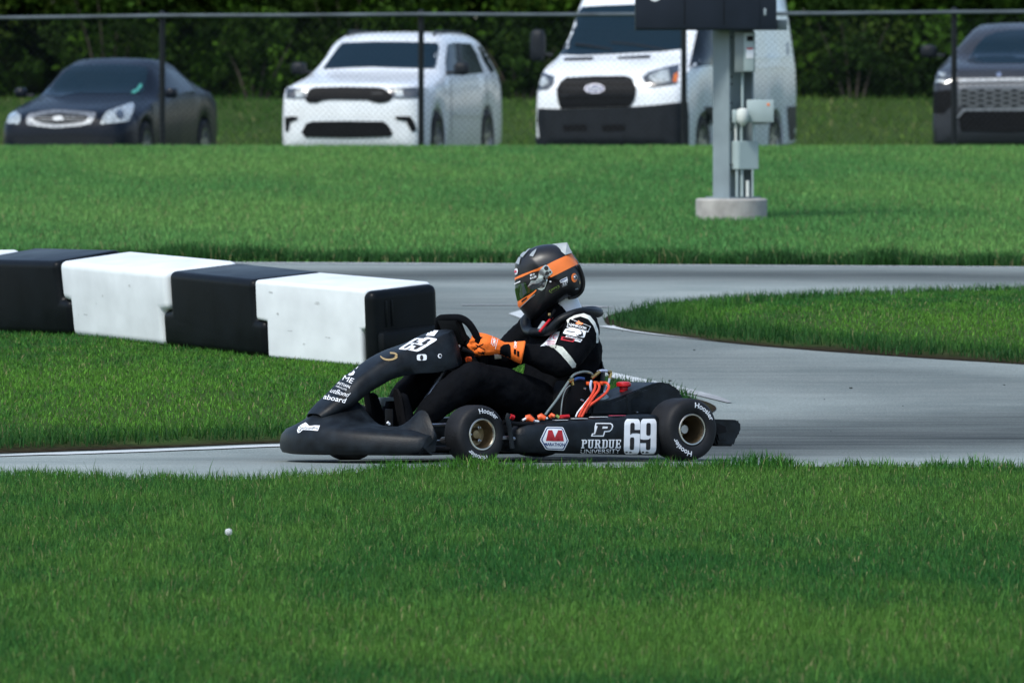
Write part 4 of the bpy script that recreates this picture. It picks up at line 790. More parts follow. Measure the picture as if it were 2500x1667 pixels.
def digit69(which, o, u, w, bv_, off, parent, inkm='black_ink'):
    rr_ = lambda x0, y0, x1, y1, r: [(x0 + r * (1 - math.cos(t)), y0 + r * (1 - math.sin(t))) for t in np.linspace(0, math.pi / 2, 5)] + [(x1 - r + r * math.sin(t), y0 + r * (1 - math.cos(t))) for t in np.linspace(0, math.pi / 2, 5)] + [(x1 - r + r * math.cos(t), y1 - r + r * math.sin(t)) for t in np.linspace(0, math.pi / 2, 5)] + [(x0 + r - r * math.sin(t), y1 - r + r * math.cos(t)) for t in np.linspace(0, math.pi / 2, 5)]
    out = rr_(0, 0, 1, 1, .17); h1 = rr_(.37, .52, .64, .88, .07); h2 = rr_(.37, .12, .64, .33, .07)[0:10] + [(1.03, .33), (1.03, .425), (.64, .425), (.62, .385), (.37, .385)]
    h2 = [(.37, .16), (.40, .125), (.45, .11), (.58, .11), (.63, .13), (.645, .17), (.645, .31), (1.01, .31), (1.01, .43), (.93, .415), (.8, .405), (.5, .41), (.37, .45)]
    T_ = (lambda a, b: (a, b)) if which == 6 else (lambda a, b: (1 - a, 1 - b))
    mp = lambda P: [(o[0] + T_(a, b)[0] * (u[0] - o[0]) + (1 - T_(a, b)[1]) * (w[0] - o[0]), o[1] + T_(a, b)[0] * (u[1] - o[1]) + (1 - T_(a, b)[1]) * (w[1] - o[1])) for a, b in P]
    decal('racing_number', mp(out), bv_, off, MT['white'], parent, 8); decal('number_counter', mp(h1), bv_, off + .001, MT[inkm], parent, 8); decal('number_counter', mp(h2), bv_, off + .001, MT[inkm], parent, 8)
digit69(6, *DP([(1184, 858), (1318, 856), (1190, 564)]), bp, .0015, podL); digit69(9, *DP([(1322, 856), (1458, 854), (1326, 562)]), bp, .0015, podL)
for x0, x1, mt_ in ((640, 740, 'white'), (795, 905, 'white'), (950, 1075, 'white'), (1115, 1225, 'pink_ink')):
    xa = EP(x0, 560, .61).x; xb = EP(x1, 550, .61).x; zt_ = .176 + (.82 - (xa + xb) / 2) * .055
    MB().box((xb, .555, zt_ + .0015), (xa, .588, zt_ + .0035)).build('top_sticker', MT[mt_], podL)
# --- nose fairing
def nose():
    ys_ = np.linspace(-.56, .56, 57); rings = []
    for y in ys_:
        a = abs(y) / .56; xf = 1.648 - .29 * a ** 2.0; xr = 1.385 - .095 * min(1, a * 1.15)
        peak = .285 * math.exp(-(y / .20) ** 2); wing = .225 * math.exp(-((abs(y) - .46) / .13) ** 2); zt_ = max(.155, peak, wing) ; zt_ = (peak ** 4 + wing ** 4 + .165 ** 4) ** .25
        if a > .9: zt_ -= (a - .9) * .35
        zf = .176 - .05 * a; p_ = 1.05 + 1.1 * min(1, max(0, (a - .3) / .4)); zq = .042 + .03 * max(0, (a - .5)); pr = [(xr, zq), (xr + .1, .04), (xf - .05, .04), (xf - .012, .047), (xf, .065), (xf + .002, zf * .62), (xf - .006, zf * .85), (xf - .028, zf)]
        for k in range(1, 11):
            t = k / 10; x = xf - .028 + (xr - xf + .028) * t; groove = -.026 * math.exp(-((t - .62) / .12) ** 2) * max(0, min(1, (a - .45) / .2)); pr.append((x, zf + (zt_ - zf) * (t ** p_) + .024 * math.sin(math.pi * t ** .8) * (1 - a) + groove))
        e = 1 - .5 * max(0, (a - .93) / .07)
        pr.append((xr - .012, zt_ - .02)); rings.append([Vector((x if e == 1 else xr + (x - xr) * (.93 + .07 * (1 - a) / .07), y, z)) for x, z in pr])
    return MB().loft(rings).build('nose_fairing', MT['kart_plastic'], kart, sharp=60)
nose_o = nose()
# --- front number panel
cpx = [(718, 949, 0), (735, 931, 0), (770, 900, 0), (802, 868, 0), (832, 846, 0), (866, 822, 0), (908, 802, 0), (955, 786, 0), (994, 767, 0), (1018, 757, 0), (1030, 757, 0)]
cen = [K(a, b, 0) for a, b, _ in cpx]; wt = [.060, .085, .098, .10, .102, .11, .125, .135, .135, .105, .06]; dp = [.012, .03, .055, .065, .07, .08, .10, .125, .14, .13, .10]
cs = spline([(p.x, p.z, 0) for p in cen], 5); ww = spline([(a, b, 0) for a, b in zip(wt, dp)], 5); rings = []
for i, (p, q) in enumerate(zip(cs, ww)):
    t = (cs[min(i + 1, len(cs) - 1)] - cs[max(i - 1, 0)]).normalized(); nrm = Vector((-t.y, t.x)) if False else Vector((t.y, -t.x)); nrm = nrm if (nrm.x * 1 + nrm.y * 1) > 0 else -nrm
    w_, d_ = q.x, q.y; sec = []
    for k in range(15):
        s_ = -1 + 2 * k / 14; y = w_ * math.copysign(min(1, abs(s_) * 1.22), s_) if abs(s_) < .82 else w_ * math.copysign(1, s_); back = d_ * max(0, (abs(s_) - .58) / .42) ** 1.4 + .012 * s_ * s_
        nn = nrm.lerp(Vector((.25, .97)).normalized(), .45); sec.append(Vector((p.x - nn.x * back, y, p.y - nn.y * back)))
    inn = [Vector((v.x - nrm.x * .004, v.y * .96, v.z - nrm.y * .004)) for v in sec[::-1]]; rings.append(sec + inn)
cowl = MB().loft(rings).build('number_panel', MT['kart_plastic'], kart, sharp=50)
bc = bvh_of(cowl)
digit69(6, *D7([(1262, 378), (1350, 386), (1440, 266)]), bc, .002, cowl); digit69(9, *D7([(1345, 380), (1462, 404), (1545, 254)]), bc, .002, cowl)
decal('registration_sticker', D7([(1541, 245), (1580, 190), (1666, 196), (1622, 250)]), bc, .003, MT['white'], cowl, 6)
gl = spline([(1090, 448, 0), (1130, 475, 0), (1190, 480, 0), (1245, 462, 0), (1258, 440, 0), (1235, 420, 0), (1185, 414, 0)], 5)
decal('gold_curl', D7([(p.x, p.y - 9) for p in gl] + [(p.x, p.y + 9) for p in gl[::-1]]), bc, .002, MT['gold_ink'], cowl, 6)
tdecal('lettering', 'aboard', *DN([(632, 660), (938, 722), (662, 592)]), bc, .002, MT['white'], cowl, .006)
tdecal('lettering', 'utBond', *DN([(728, 568), (992, 640), (760, 508)]), bc, .002, MT['white'], cowl, .0, .3)
tdecal('lettering', 'ABSOLUTE', *DN([(812, 488), (962, 548), (822, 466)]), bc, .002, MT['white'], cowl, .0)
tdecal('lettering', 'AITIAN', *DN([(830, 452), (1005, 515), (846, 414)]), bc, .002, MT['white'], cowl, .004)
tdecal('lettering', 'ME', *DN([(905, 392), (1040, 446), (945, 328)]), bc, .002, MT['white'], cowl, 0)
mk = decal('round_logo', DN([(960, 315), (985, 275), (1030, 250), (1070, 258), (1085, 285), (1065, 322), (1020, 335)]), bc, .002, MT['white'], cowl, 8); decal('logo_centre', DN(ellipse(1022, 285, 22, 15)), bc, .0035, MT['black_ink'], cowl, 8)
tdecal('lettering', 'N', *DN([(1055, 228), (1105, 240), (1085, 195)]), bc, .002, MT['white'], cowl, .01)
decal('eye_sticker', D7(chamfer([(1448, 428), (1545, 424), (1548, 486), (1450, 488)], .3)), bc, .002, MT['white'], cowl, 6); decal('eye_pupil', D7(ellipse(1495, 460, 16, 26)), bc, .0035, MT['black_ink'], cowl, 6)
decal('panel_bolt', D7(ellipse(1676, 442, 20, 22)), bc, .002, MT['white'], cowl, 6); decal('bolt_head', D7(ellipse(1678, 442, 12, 14)), bc, .004, MT['matte_black'], cowl, 6)
kt('panel_stay', [EN(1140, 560, .06), EN(1175, 660, .06)], .004, MT['matte_black'])
bn = bvh_of(nose_o)
lg = decal('event_logo', DN([(268, 1110), (280, 1060), (320, 1030), (370, 1005), (388, 995), (372, 1040), (440, 1045), (520, 1038), (588, 1040), (575, 1080), (560, 1115), (450, 1105), (350, 1100), (310, 1135), (280, 1142)]), bn, .002, MT['white'], nose_o, 6)
tdecal('lettering', 'evGrandPrix', *DN([(335, 1092), (565, 1100), (342, 1052)]), bn, .0035, MT['black_ink'], nose_o, 0)
ring_ = ellipse(305, 1082, 26, 34); decal('logo_ring', DN(ring_), bn, .0035, MT['black_ink'], nose_o, 6); decal('logo_hub', DN(ellipse(305, 1082, 19, 26)), bn, .0045, MT['white'], nose_o, 6)
kt('nose_bracket', [EN(1545, 990, .3), EN(1575, 1020, .3)], .006, MT['white']); kt('nose_stay', [E7(1480, 1358, .5), E7(1780, 1362, .5)], .007, MT['matte_black'])
kt('nose_stay', [E7(1600, 1120, .42), E7(1740, 1118, .42)], .006, MT['steel'])
# --- pedals
for y, dx in ((.10, 0), (-.14, 0)):
    MB().box((1.235, y - .03, .05), (1.245, y + .03, .24), .004).build('pedal', MT['matte_black'], kart); kt('pedal_rod', [(1.24, y, .10), (1.36, y, .09)], .005, MT['steel'])
slab('heel_plate', [E7(1100, 852, -.12), E7(1225, 850, -.12), E7(1222, 885, -.12), E7(1120, 888, -.12), E7(1112, 938, -.12), E7(1102, 938, -.12)], -.15, -.10, MT['galv'], bev=.002)
# --- steering
wc = K(1060, 790, 0); we = Vector((0, 1, 0)); wu = Vector((.42, 0, .907)); wn = we.cross(wu)
rimp = [(-.085, .125), (0, .128), (.085, .125), (.13, .10), (.150, .05), (.152, 0), (.148, -.05), (.12, -.10), (.07, -.118), (0, -.12), (-.07, -.118), (-.12, -.10), (-.148, -.05), (-.152, 0), (-.150, .05), (-.13, .10)]
loop = [wc + we * a + wu * b for a, b in rimp]; sm = spline(loop + loop[:2], 4)[:-4]
m = MB(); n_ = len(sm); rings = []
for i, p in enumerate(sm):
    t = (sm[(i + 1) % n_] - sm[i - 1]).normalized(); u_ = wn.normalized(); v_ = t.cross(u_); rings.append([p + (u_ * math.cos(a) * .015 + v_ * math.sin(a) * .020) for a in [2 * math.pi * k / 10 for k in range(10)]])
sw = m.loft(rings + [rings[0]], False).build('steering_wheel', MT['suit'], kart)
m = MB()
for a in ((-.14, 0), (.14, 0), (-.06, -.11), (.06, -.11)): m.tube([wc, wc + we * a[0] + wu * a[1]], [.022, .014], 8)
m.build('spokes', MT['matte_black'], sw); MB().lathe(wc - wn * -.0, wn, [(-.03, .001), (-.03, .04), (.02, .045), (.025, .03), (.025, .001)], 20).build('hub', MT['matte_black'], sw)
hc = wc + wu * .055 + Vector((.02, 0, .01)); bm = bmesh.new(); bmesh.ops.create_cube(bm, size=1)
for q in bm.verts: q.co = hc + we * q.co.x * .13 + wu * q.co.y * .10 + wn * q.co.z * .03
bmesh.ops.bevel(bm, geom=bm.edges[:], offset=.008, segments=2, affect='EDGES'); MB().bm(bm).build('dash_display', MT['matte_black'], sw)
kt('steering_column', [wc, Vector((1.12, 0, .10))], .011, MT['steel']); kt('column_support', [EG(60, 1270, .12), EG(255, 985, .12)], .0035, MT['chrome']); kt('column_support', [E7(1545, 918, -.02), E7(1720, 680, -.02)], .003, MT['chrome'])
slab('support_tab', [E7(1770, 560, .1), E7(1785, 535, .1), E7(1812, 538, .1), E7(1790, 580, .1)], .09, .10, MT['white'], bev=0)
kt('shift_paddle', [EG(520, 540, .10), EG(790, 640, .14)], [.012, .006], MT['matte_black']); kt('knob', [EG(585, 690, .08), EG(640, 690, .08)], .012, MT['orange_part']); kt('column_clamp', [EG(470, 480, .05), EG(440, 640, .05)], .02, MT['matte_black']); kt('clamp_bolt', [EG(455, 500, .075), EG(470, 500, .085)], .008, MT['steel'])
# --- seat
rings = []
for x, z, w, dpt in [(.63, .075, .15, .03), (.5, .055, .17, .06), (.36, .05, .185, .10), (.22, .075, .19, .14), (.13, .16, .19, .16), (.085, .28, .185, .14), (.075, .39, .16, .10), (.09, .43, .13, .05)]:
    sec = []
    for k in range(13):
        a = -1 + 2 * k / 12; up = dpt * abs(a) ** 3; f = 1 if z < .1 else .35; sec.append(Vector((x + up * (1 - f) * 1.0, w * a * 1.04, z + up * f)))
    rings.append(sec + [v + Vector((-.006, 0, -.008)) for v in sec[::-1]])
MB().loft(rings).build('seat', MT['matte_black'], kart)
# --- rear bumper
sec = [ER(1230, 838, .64), ER(1650, 850, .64), ER(1705, 880, .64), ER(1712, 1050, .64), ER(1640, 1130, .64), ER(1592, 1290, .64), ER(1300, 1290, .64), ER(1255, 1150, .64), ER(1250, 1010, .64)]
rb = slab('rear_bumper', sec, -.64, .64, MT['kart_plastic'], bev=.012); brb = bvh_of(rb)
decal('bumper_recess', DR([(1262, 890), (1440, 960), (1455, 1040), (1440, 1060), (1330, 1080), (1262, 1090)]), brb, .001, MT['matte_black'], rb, 10)
slab('recess_rib', [ER(1270, 1070, .642), ER(1312, 1072, .642), ER(1335, 1165, .642), ER(1450, 1165, .642), ER(1450, 1185, .642), ER(1320, 1185, .642), ER(1300, 1090, .642)], .640, .648, MT['kart_plastic'], rb, .001)
# --- motor, battery, cables on the left rear
Y = .33
slab('controller_box', [EE(1060, 385, Y), EE(1665, 385, Y), EE(1660, 620, Y), EE(1420, 700, Y), EE(1400, 1060, Y), EE(880, 1060, Y), EE(900, 740, Y), EE(1000, 560, Y)], .20, .34, MT['matte_black'])
slab('battery_cover', [EE(1420, 1070, .4), EE(1440, 830, .4), EE(1600, 780, .4), EE(1780, 770, .4), EE(2100, 660, .4), EE(2400, 535, .4), EE(2700, 420, .4), EE(2900, 415, .4), EE(3030, 470, .4), EE(3200, 620, .4), EE(3250, 900, .4), EE(3200, 1060, .4)], .16, .40, MT['kart_plastic'], bev=.014)
slab('cover_flange', [EE(2120, 672, .41), EE(2400, 548, .41), EE(2440, 600, .41), EE(2210, 760, .41), EE(2230, 1040, .41), EE(2150, 1040, .41)], .395, .408, MT['kart_plastic'], bev=.004)
slab('battery_box', [EP(170, 600, .48), EP(430, 600, .48), EP(430, 560, .48), EP(900, 545, .48), EP(900, 700, .48), EP(180, 700, .48)], .36, .47, MT['matte_black'])
p = EE(1640, 760, .30); MB().ball(p, .034, 1.1, 1, 1, 10).build('motor_housing', MT['boxgrey'], kart)
p = EE(2060, 640, .30); es = MB().lathe((p.x, p.y, p.z - .005), (0, 0, 1), [(0, .012), (.012, .016), (.016, .019), (.034, .019), (.036, .021), (.040, .032), (.050, .034), (.058, .031), (.061, .02), (.062, .001)], 24).build('emergency_stop', MT['red'], kart)
MB().lathe((p.x, p.y, p.z - .02), (0, 0, 1), [(0, .019), (.02, .019), (.02, .001)], 16).build('stop_base', MT['matte_black'], es)
cab = lambda pts, r, mt_, nm='cable', y0=.36: kt(nm, spline([EE(a, b, y0 + c) for a, b, c in pts], 6), r, MT[mt_], kart, 8)
cab([(1195, 1090, .04), (1290, 900, .03), (1420, 710, .02), (1500, 560, .01), (1515, 470, 0), (1490, 420, -.03)], .0062, 'orange_cable'); cab([(1250, 1090, .05), (1350, 900, .045), (1480, 700, .03), (1580, 560, .02), (1590, 470, .01), (1540, 415, -.03)], .0062, 'orange_cable')
cab([(1320, 1000, .04), (1400, 870, .04), (1560, 750, .05), (1720, 620, .05), (1775, 500, .03), (1730, 430, .01), (1640, 425, -.03)], .0062, 'orange_cable')
cab([(1140, 1090, .03), (1180, 990, .03), (1300, 840, .02), (1420, 690, .0)], .0035, 'white'); 
for x, y in ((1380, 440), (1520, 430), (1640, 435)):
    q = EE(x, y, .345); MB().lathe(q, (0, 1, 0), [(-.01, .009), (.006, .009), (.008, .006), (.008, .0001)], 12).build('cable_gland', MT['orange_part'], kart)
MT['hose'] = mat('clear_hose', (.16, .2, .2), .2, var=.2, vs=30, coat=.5); MT['silicone'] = mat('silicone_hose', (.38, .44, .58), .4, var=.1)
cab([(560, 1040, .02), (640, 930, .02), (770, 760, .02), (900, 560, .0), (980, 440, -.02), (1030, 370, -.04)], .0060, 'hose', 'coolant_hose'); cab([(855, 1080, .02), (870, 880, .02), (900, 680, .01), (960, 540, 0), (1030, 480, -.02)], .0030, 'hose', 'coolant_hose')
cab([(1050, 330, -.03), (1130, 260, -.04), (1290, 215, -.05), (1420, 235, -.05), (1480, 300, -.05)], .0060, 'hose', 'coolant_hose'); cab([(1110, 370, -.02), (1200, 340, -.02), (1300, 350, -.02)], .0070, 'navy_ink', 'coolant_hose')
cab([(1560, 220, -.03), (1640, 195, -.03), (1740, 205, -.03)], .0065, 'silicone', 'coolant_hose'); cab([(1440, 390, -.01), (1425, 470, 0), (1435, 560, 0), (1470, 640, -.01)], .0060, 'silicone', 'coolant_hose'); cab([(1790, 340, -.02), (1770, 430, -.02), (1710, 520, -.02), (1690, 610, -.02)], .0055, 'silicone', 'coolant_hose')
for P in ([(1010, 400), (1100, 360)], [(1440, 340), (1530, 270), (1600, 210)], [(1760, 230), (1820, 215)], [(1790, 350), (1810, 230)], [(1060, 390), (1080, 470)]): cab([(a, b, -.025) for a, b in P], .0078, 'brass', 'brass_fitting')
for P in ([(1240, 745), (1290, 770)], [(1305, 530), (1330, 540)], [(2300, 985), (2325, 995)]): cab([(a, b, .05) for a, b in P], .004, 'steel', 'bolt')
for a, b, c, d_, w in ((190, 1110, 330, 1150, .016), (430, 1100, 560, 1110, .015), (650, 1080, 740, 1065, .010)):
    q0, q1 = EE(a, b, .56), EE(c, d_, .58); MB().tube([q0 + (q0 - q1) * .1, q0, q0.lerp(q1, .4) + Vector((0, 0, .008)), q1], [w * .6, w * .95, w, w * .7], 12).build('connector', MT['orange_part'], kart)
for P in ([(125, 1140), (185, 1110)], [(345, 1155), (430, 1165)], [(560, 1108), (600, 1105)]): cab([(a, b, .21) for a, b in P], .005, 'white', 'connector_tag')
cab([(770, 1055, .2), (825, 1085, .21)], .007, 'green_ink', 'connector'); cab([(840, 1075, .19), (1010, 1065, .19)], .008, 'red', 'fuse'); kt('switch', [EP(225, 540, .5), EP(255, 550, .5)], .012, MT['red'])
slab('seat_stay', [EP(400, 520, .4), EP(440, 520, .4), EP(450, 570, .4), EP(400, 570, .4)], .36, .39, MT['matte_black'])
# ------------------------------------------------------------------ the driver
drv = empty('person', KM, 'kart driver in a black race suit, orange gloves and black and orange helmet', 'person')
def fuse(name, m, vox, mt, parent, smooth=3, disp=None):
    """melt overlapping limbs into one continuous surface"""
    me = bpy.data.meshes.new(name); me.from_pydata([tuple(v) for v in m.v], [], m.f); bm = bmesh.new(); bm.from_mesh(me); bmesh.ops.recalc_face_normals(bm, faces=bm.faces); bm.to_mesh(me); bm.free()
    o = bpy.data.objects.new('tmp', me); C.objects.link(o); r = o.modifiers.new('r', 'REMESH'); r.mode = 'VOXEL'; r.voxel_size = vox
    s_ = o.modifiers.new('s', 'SMOOTH'); s_.factor = .5; s_.iterations = smooth
    if disp:
        for sc, st in disp:
            tx_ = bpy.data.textures.new('folds', 'CLOUDS'); tx_.noise_scale = sc; tx_.noise_depth = 2; d = o.modifiers.new('d', 'DISPLACE'); d.texture = tx_; d.strength = st; d.mid_level = .5; d.texture_coords = 'LOCAL'
    bpy.context.view_layer.update(); ev = o.evaluated_get(bpy.context.evaluated_depsgraph_get()); res = bpy.data.meshes.new_from_object(ev); bpy.data.objects.remove(o); res.name = name; res.materials.clear()
    return link(name, res, mt, parent, True, 80)
def limb(m, pts, rad, n=14, flat=None):
    P = spline(pts, 5); R_ = [v.x for v in spline([(r, 0, 0) for r in rad], 5)]; m.tube(P, R_, n); m.ball(P[0], R_[0], n=8); m.ball(P[-1], R_[-1], n=8)
def ell(m, secs, n=24):
    """stack of elliptical sections: centre, half depth, half width, forward lean"""
    rings = []
    S_ = [Vector(s_[0]) for s_ in secs]; P = spline(S_, 4); A = spline([(s_[1], s_[2], 0) for s_ in secs], 4)
    for p, a in zip(P, A): rings.append([p + Vector((a.x * math.copysign(abs(math.cos(t)) ** .85, math.cos(t)), a.y * math.copysign(abs(math.sin(t)) ** .8, math.sin(t)), 0)) for t in [2 * math.pi * k / n for k in range(n)]])
    m.loft(rings)
shL, elL, wrL, haL = K(1335, 757, .185), K(1287, 838, .27), K(1203, 806, .195), K(1120, 795, .155)
b = MB(); ell(b, [((.37, 0, .075), .17, .17), ((.35, 0, .17), .19, .19), ((.285, 0, .27), .16, .18), ((.255, 0, .38), .155, .18), ((.24, 0, .48), .15, .195), ((.24, 0, .56), .125, .19), ((.245, 0, .61), .085, .13), ((.255, 0, .64), .055, .07)])
limb(b, [(.25, 0, .60), (.265, 0, .64), (.275, 0, .66)], [.06, .055, .05])
fl = lambda v, s_: Vector((v.x, v.y * s_, v.z))
for s_ in (1, -1):
    limb(b, [fl(Vector((.225, .10, .59)), s_), fl(shL, s_), fl(shL.lerp(elL, .5) + Vector((-.01, .01, 0)), s_), fl(elL, s_)], [.08, .084, .076, .064])
    limb(b, [fl(elL, s_), fl(elL.lerp(wrL, .5), s_), fl(wrL + Vector((.03, -.01, 0)), s_)], [.064, .058, .04])
    kn = Vector((.85, .19, .375)); limb(b, [fl(Vector((.34, .10, .16)), s_), fl(Vector((.55, .15, .28)), s_), fl(kn, s_)], [.118, .108, .078])
    limb(b, [fl(kn, s_), fl(Vector((.98, .165, .29)), s_), fl(Vector((1.12, .13, .16)), s_)], [.078, .07, .048])
body = fuse('suit', b, .011, MT['suit'], drv, 4, [(.12, .020), (.05, .013), (.02, .004)])
for s_ in (1, -1):
    m = MB(); y = .125 * s_; limb(m, [(1.125, y, .085), (1.15, y, .12), (1.165, y, .20), (1.185, y, .285)], [.034, .038, .036, .028]); limb(m, [(1.12, y, .16), (1.135, y, .12)], [.042, .04])
    sh = fuse('boot', m, .008, MT['suit'], drv, 3)
    m = MB(); rings = []
    for t in np.linspace(0, 1, 15):
        c = Vector((1.165 + .05 * t, y, .07 + .26 * t)); w = .038 * (1 - .2 * math.sin(math.pi * (t * 1.1 - .1))) * (1 if t < .7 else math.sqrt(max(.03, 1 - ((t - .7) / .32) ** 2))); rings.append([c + Vector((.0, w, 0)), c + Vector((.009, w * .8, -.002)), c + Vector((.009, -w * .8, -.002)), c + Vector((0, -w, 0))])
    m.loft(rings).build('sole', MT['dark_rubber'], sh)
# gloves
HD = (KM @ haL).y
def HG(zx, zy, off=0): return KI @ at(1040 + zx / 5.88, 760 + zy / 5.88, HD - off)
def glove(mir):
    m = MB(); L = lambda pts, rad: limb(m, [fl(HG(*p), mir) for p in pts], rad, 10)
    L([(1130, 545, .005), (1000, 500, .012), (860, 470, .02)], [.030, .034, .036]); L([(1050, 520, .005), (900, 540, .02), (800, 560, .022)], [.03, .03, .024]); L([(1000, 470, .01), (850, 400, .02), (780, 370, .018)], [.028, .026, .02])
    for kx, ky, l_ in ((745, 345, 0), (715, 410, .3), (725, 490, .3), (765, 570, 0)):
        L([(kx + 100, ky + 15, .022), (kx, ky, .02), (kx - 55, ky + 22, -.004), (kx - 40, ky + 45, -.035), (kx + 30, ky + 60, -.05)], [.0135, .0135, .0125, .0115, .0095])
    L([(930, 540, .0), (800, 600, .0), (700, 560, -.002), (620, 490, -.01)], [.02, .017, .0135, .011])
    return m
for mir in (1, -1):
    gl_ = fuse('glove', glove(mir), .0045, MT['orange'], drv, 2, [(.02, .002)])
    rings = []
    for zx, zy, r in ((1120, 540, .031), (1200, 555, .035), (1300, 575, .046), (1385, 590, .053), (1400, 592, .050)):
        c = HG(zx, zy, .0); a = (HG(1400, 592) - HG(1120, 540)).normalized(); u = (KR @ Vector((0, -1, 0))).normalized(); u = (u - a * u.dot(a)).normalized(); w = a.cross(u)
        rings.append([fl(c + (u * math.cos(t) * r * .9 + w * math.sin(t) * r), mir) for t in [2 * math.pi * k / 24 for k in range(24)]])
    cf = MB().loft(rings).build('cuff', MT['orange'], gl_)
    if mir == 1:
        bg_ = bvh_of([gl_, cf])
        decal('palm_insert', DG([(700, 420), (720, 385), (770, 360), (815, 370), (790, 395), (740, 425), (700, 440)]), bg_, .0015, MT['suit'], gl_, 5)
        for P in ([(705, 470), (740, 485), (850, 545), (850, 558), (730, 500)], [(690, 545), (745, 500), (825, 462), (830, 472), (760, 512), (700, 562)], [(745, 575), (790, 590), (850, 575), (850, 590), (800, 612), (750, 592)], [(800, 565), (840, 600), (835, 625), (820, 615)]): decal('seam', DG(P), bg_, .0015, MT['suit'], gl_, 5)
        decal('glove_panel', DG([(1065, 515), (1110, 480), (1190, 470), (1215, 500), (1222, 640), (1215, 690), (1120, 650), (1060, 620)]), bg_, .0025, MT['suit'], gl_, 6)
        for P in ([(1262, 540), (1295, 545), (1295, 615), (1262, 610)], [(1308, 565), (1340, 575), (1338, 650), (1308, 640)]): decal('cuff_mark', DG(P), bg_, .002, MT['suit'], gl_, 6)
        tdecal('lettering', 'OMP', *DG([(990, 500), (1010, 395), (945, 490)]), bg_, .0025, MT['white'], gl_, .01)
        for P in ([(930, 468), (950, 355), (958, 356), (938, 470)], [(990, 535), (1028, 400), (1034, 402), (998, 537)]): decal('label_border', DG(P), bg_, .0025, MT['white'], gl_, 6)
        tdecal('lettering', 'OMP', *DG([(1300, 530), (1310, 435), (1262, 525)]), bg_, .003, MT['white'], gl_, .01)
kt('sleeve_end', [HG(985, 650, -.05), HG(1080, 640, -.05)], .012, MT['cream'], drv)
# neck brace, balaclava, straps
MT['vent_grey'] = mat('vent_grey', (.27, .31, .33), .42, var=.12, vs=40)
def ringtube(pts, rx, rz, mt, name, parent=drv):
    P = pts + [Vector((v.x, -v.y, v.z)) for v in pts[-2:0:-1]]; L = spline(P + P[:1], 6)[:-1]; n_ = len(L); rings = []
    for i, p in enumerate(L):
        t = (L[(i + 1) % n_] - L[i - 1]).normalized(); o = Vector((0, 0, 1)).cross(t).normalized(); u = t.cross(o); rings.append([p + o * math.cos(a) * rx + u * math.sin(a) * rz for a in [2 * math.pi * k / 14 for k in range(14)]])
    return MB().loft(rings + [rings[0]], False).build(name, mt, parent)
col_ = ringtube([Vector((.405, 0, .575)), Vector((.375, .09, .585)), K(1290, 733, .145), K(1335, 717, .165), K(1372, 719, .11), Vector((.085, 0, .672))], .026, .021, MT['kart_plastic'], 'neck_brace')
m = MB(); limb(m, [K(1306, 715, 0), K(1298, 690, 0), K(1285, 660, 0)], [.062, .058, .06]); m.build('balaclava', MT['white'], drv)
m = MB(); m.tube([K(1238, 758, .07), K(1250, 742, .06)], [.010, .013], 12); m.build('balaclava_front', MT['vent_grey'], drv)
MB().tube([K(1239, 762, .1), K(1255, 743, .1), K(1268, 729, .08)], .006, 8).build('strap', MT['red'], drv); MB().tube([K(1262, 735, .085), K(1275, 712, .085)], .008, 8).build('chin_strap', MT['suit'], drv)
MB().box(K(1262, 722, .10) - Vector((.006, .003, .006)), K(1262, 722, .10) + Vector((.006, .003, .006)), .002).build('buckle', MT['gold_ink'], drv); MB().tube([K(1311, 690, .03), K(1318, 704, .03)], .010, 8).build('strap', MT['suit'], drv)
# suit patches
bb = bvh_of([body])
D = lambda n, P, o, mt_, par=body, mx=7: decal(n, DB(P), bb, o, MT[mt_], par, mx)
D('shoulder_band', [(800, 872), (830, 850), (880, 826), (960, 808), (1020, 832), (1065, 890), (1092, 960), (1100, 1020), (1096, 1086), (1074, 1086), (1078, 1000), (1048, 922), (1000, 862), (930, 838), (875, 852), (840, 876), (812, 905)], .003, 'cream')
D('reflective_band', [(630, 1112), (690, 1106), (760, 1130), (830, 1210), (885, 1285), (876, 1318), (846, 1325), (800, 1268), (740, 1198), (680, 1146)], .003, 'reflective')
D('patch_border', [(828, 855), (1026, 930), (1000, 985), (803, 938)], .003, 'white'); D('patch_field', [(833, 862), (1018, 932), (996, 976), (811, 934)], .0045, 'suit')
tdecal('lettering', 'HANKOOK', *DB([(824, 928), (982, 966), (832, 902)]), bb, .006, MT['white'], body, .02)
D('flame_mark', [(885, 905), (905, 892), (915, 878), (925, 892), (960, 905), (940, 918), (905, 915)], .006, 'orange_paint')
D('patch', chamfer([(764, 1000), (790, 955), (860, 938), (985, 968), (965, 1040), (880, 1028)], .2), .003, 'white'); D('swoosh', ellipse(915, 1000, 36, 32), .0045, 'black_ink'); D('swoosh_inner', ellipse(908, 996, 29, 27), .0055, 'white'); D('swoosh_bar', [(895, 1012), (945, 1008), (952, 1024), (920, 1026)], .0065, 'black_ink'); D('script', [(800, 975), (880, 985), (880, 992), (800, 984)], .0045, 'black_ink')
D('patch', [(795, 1020), (945, 1058), (925, 1085), (788, 1050)], .004, 'white'); tdecal('lettering', 'mountune', *DB([(797, 1042), (926, 1074), (802, 1024)]), bb, .0055, MT['black_ink'], body, .01)
D('red_patch', [(757, 1030), (880, 1054), (862, 1085), (745, 1064)], .0045, 'red_ink'); D('red_patch_field', [(772, 1040), (866, 1059), (854, 1074), (765, 1057)], .006, 'suit')
D('patch', [(735, 980), (728, 1010), (690, 1105), (650, 1110), (545, 1122), (590, 1085), (650, 1020), (700, 985)], .003, 'white'); tdecal('lettering', 'FC', *DB([(640, 1052), (700, 1052), (655, 1012)]), bb, .005, MT['pink_ink'], body, .0)
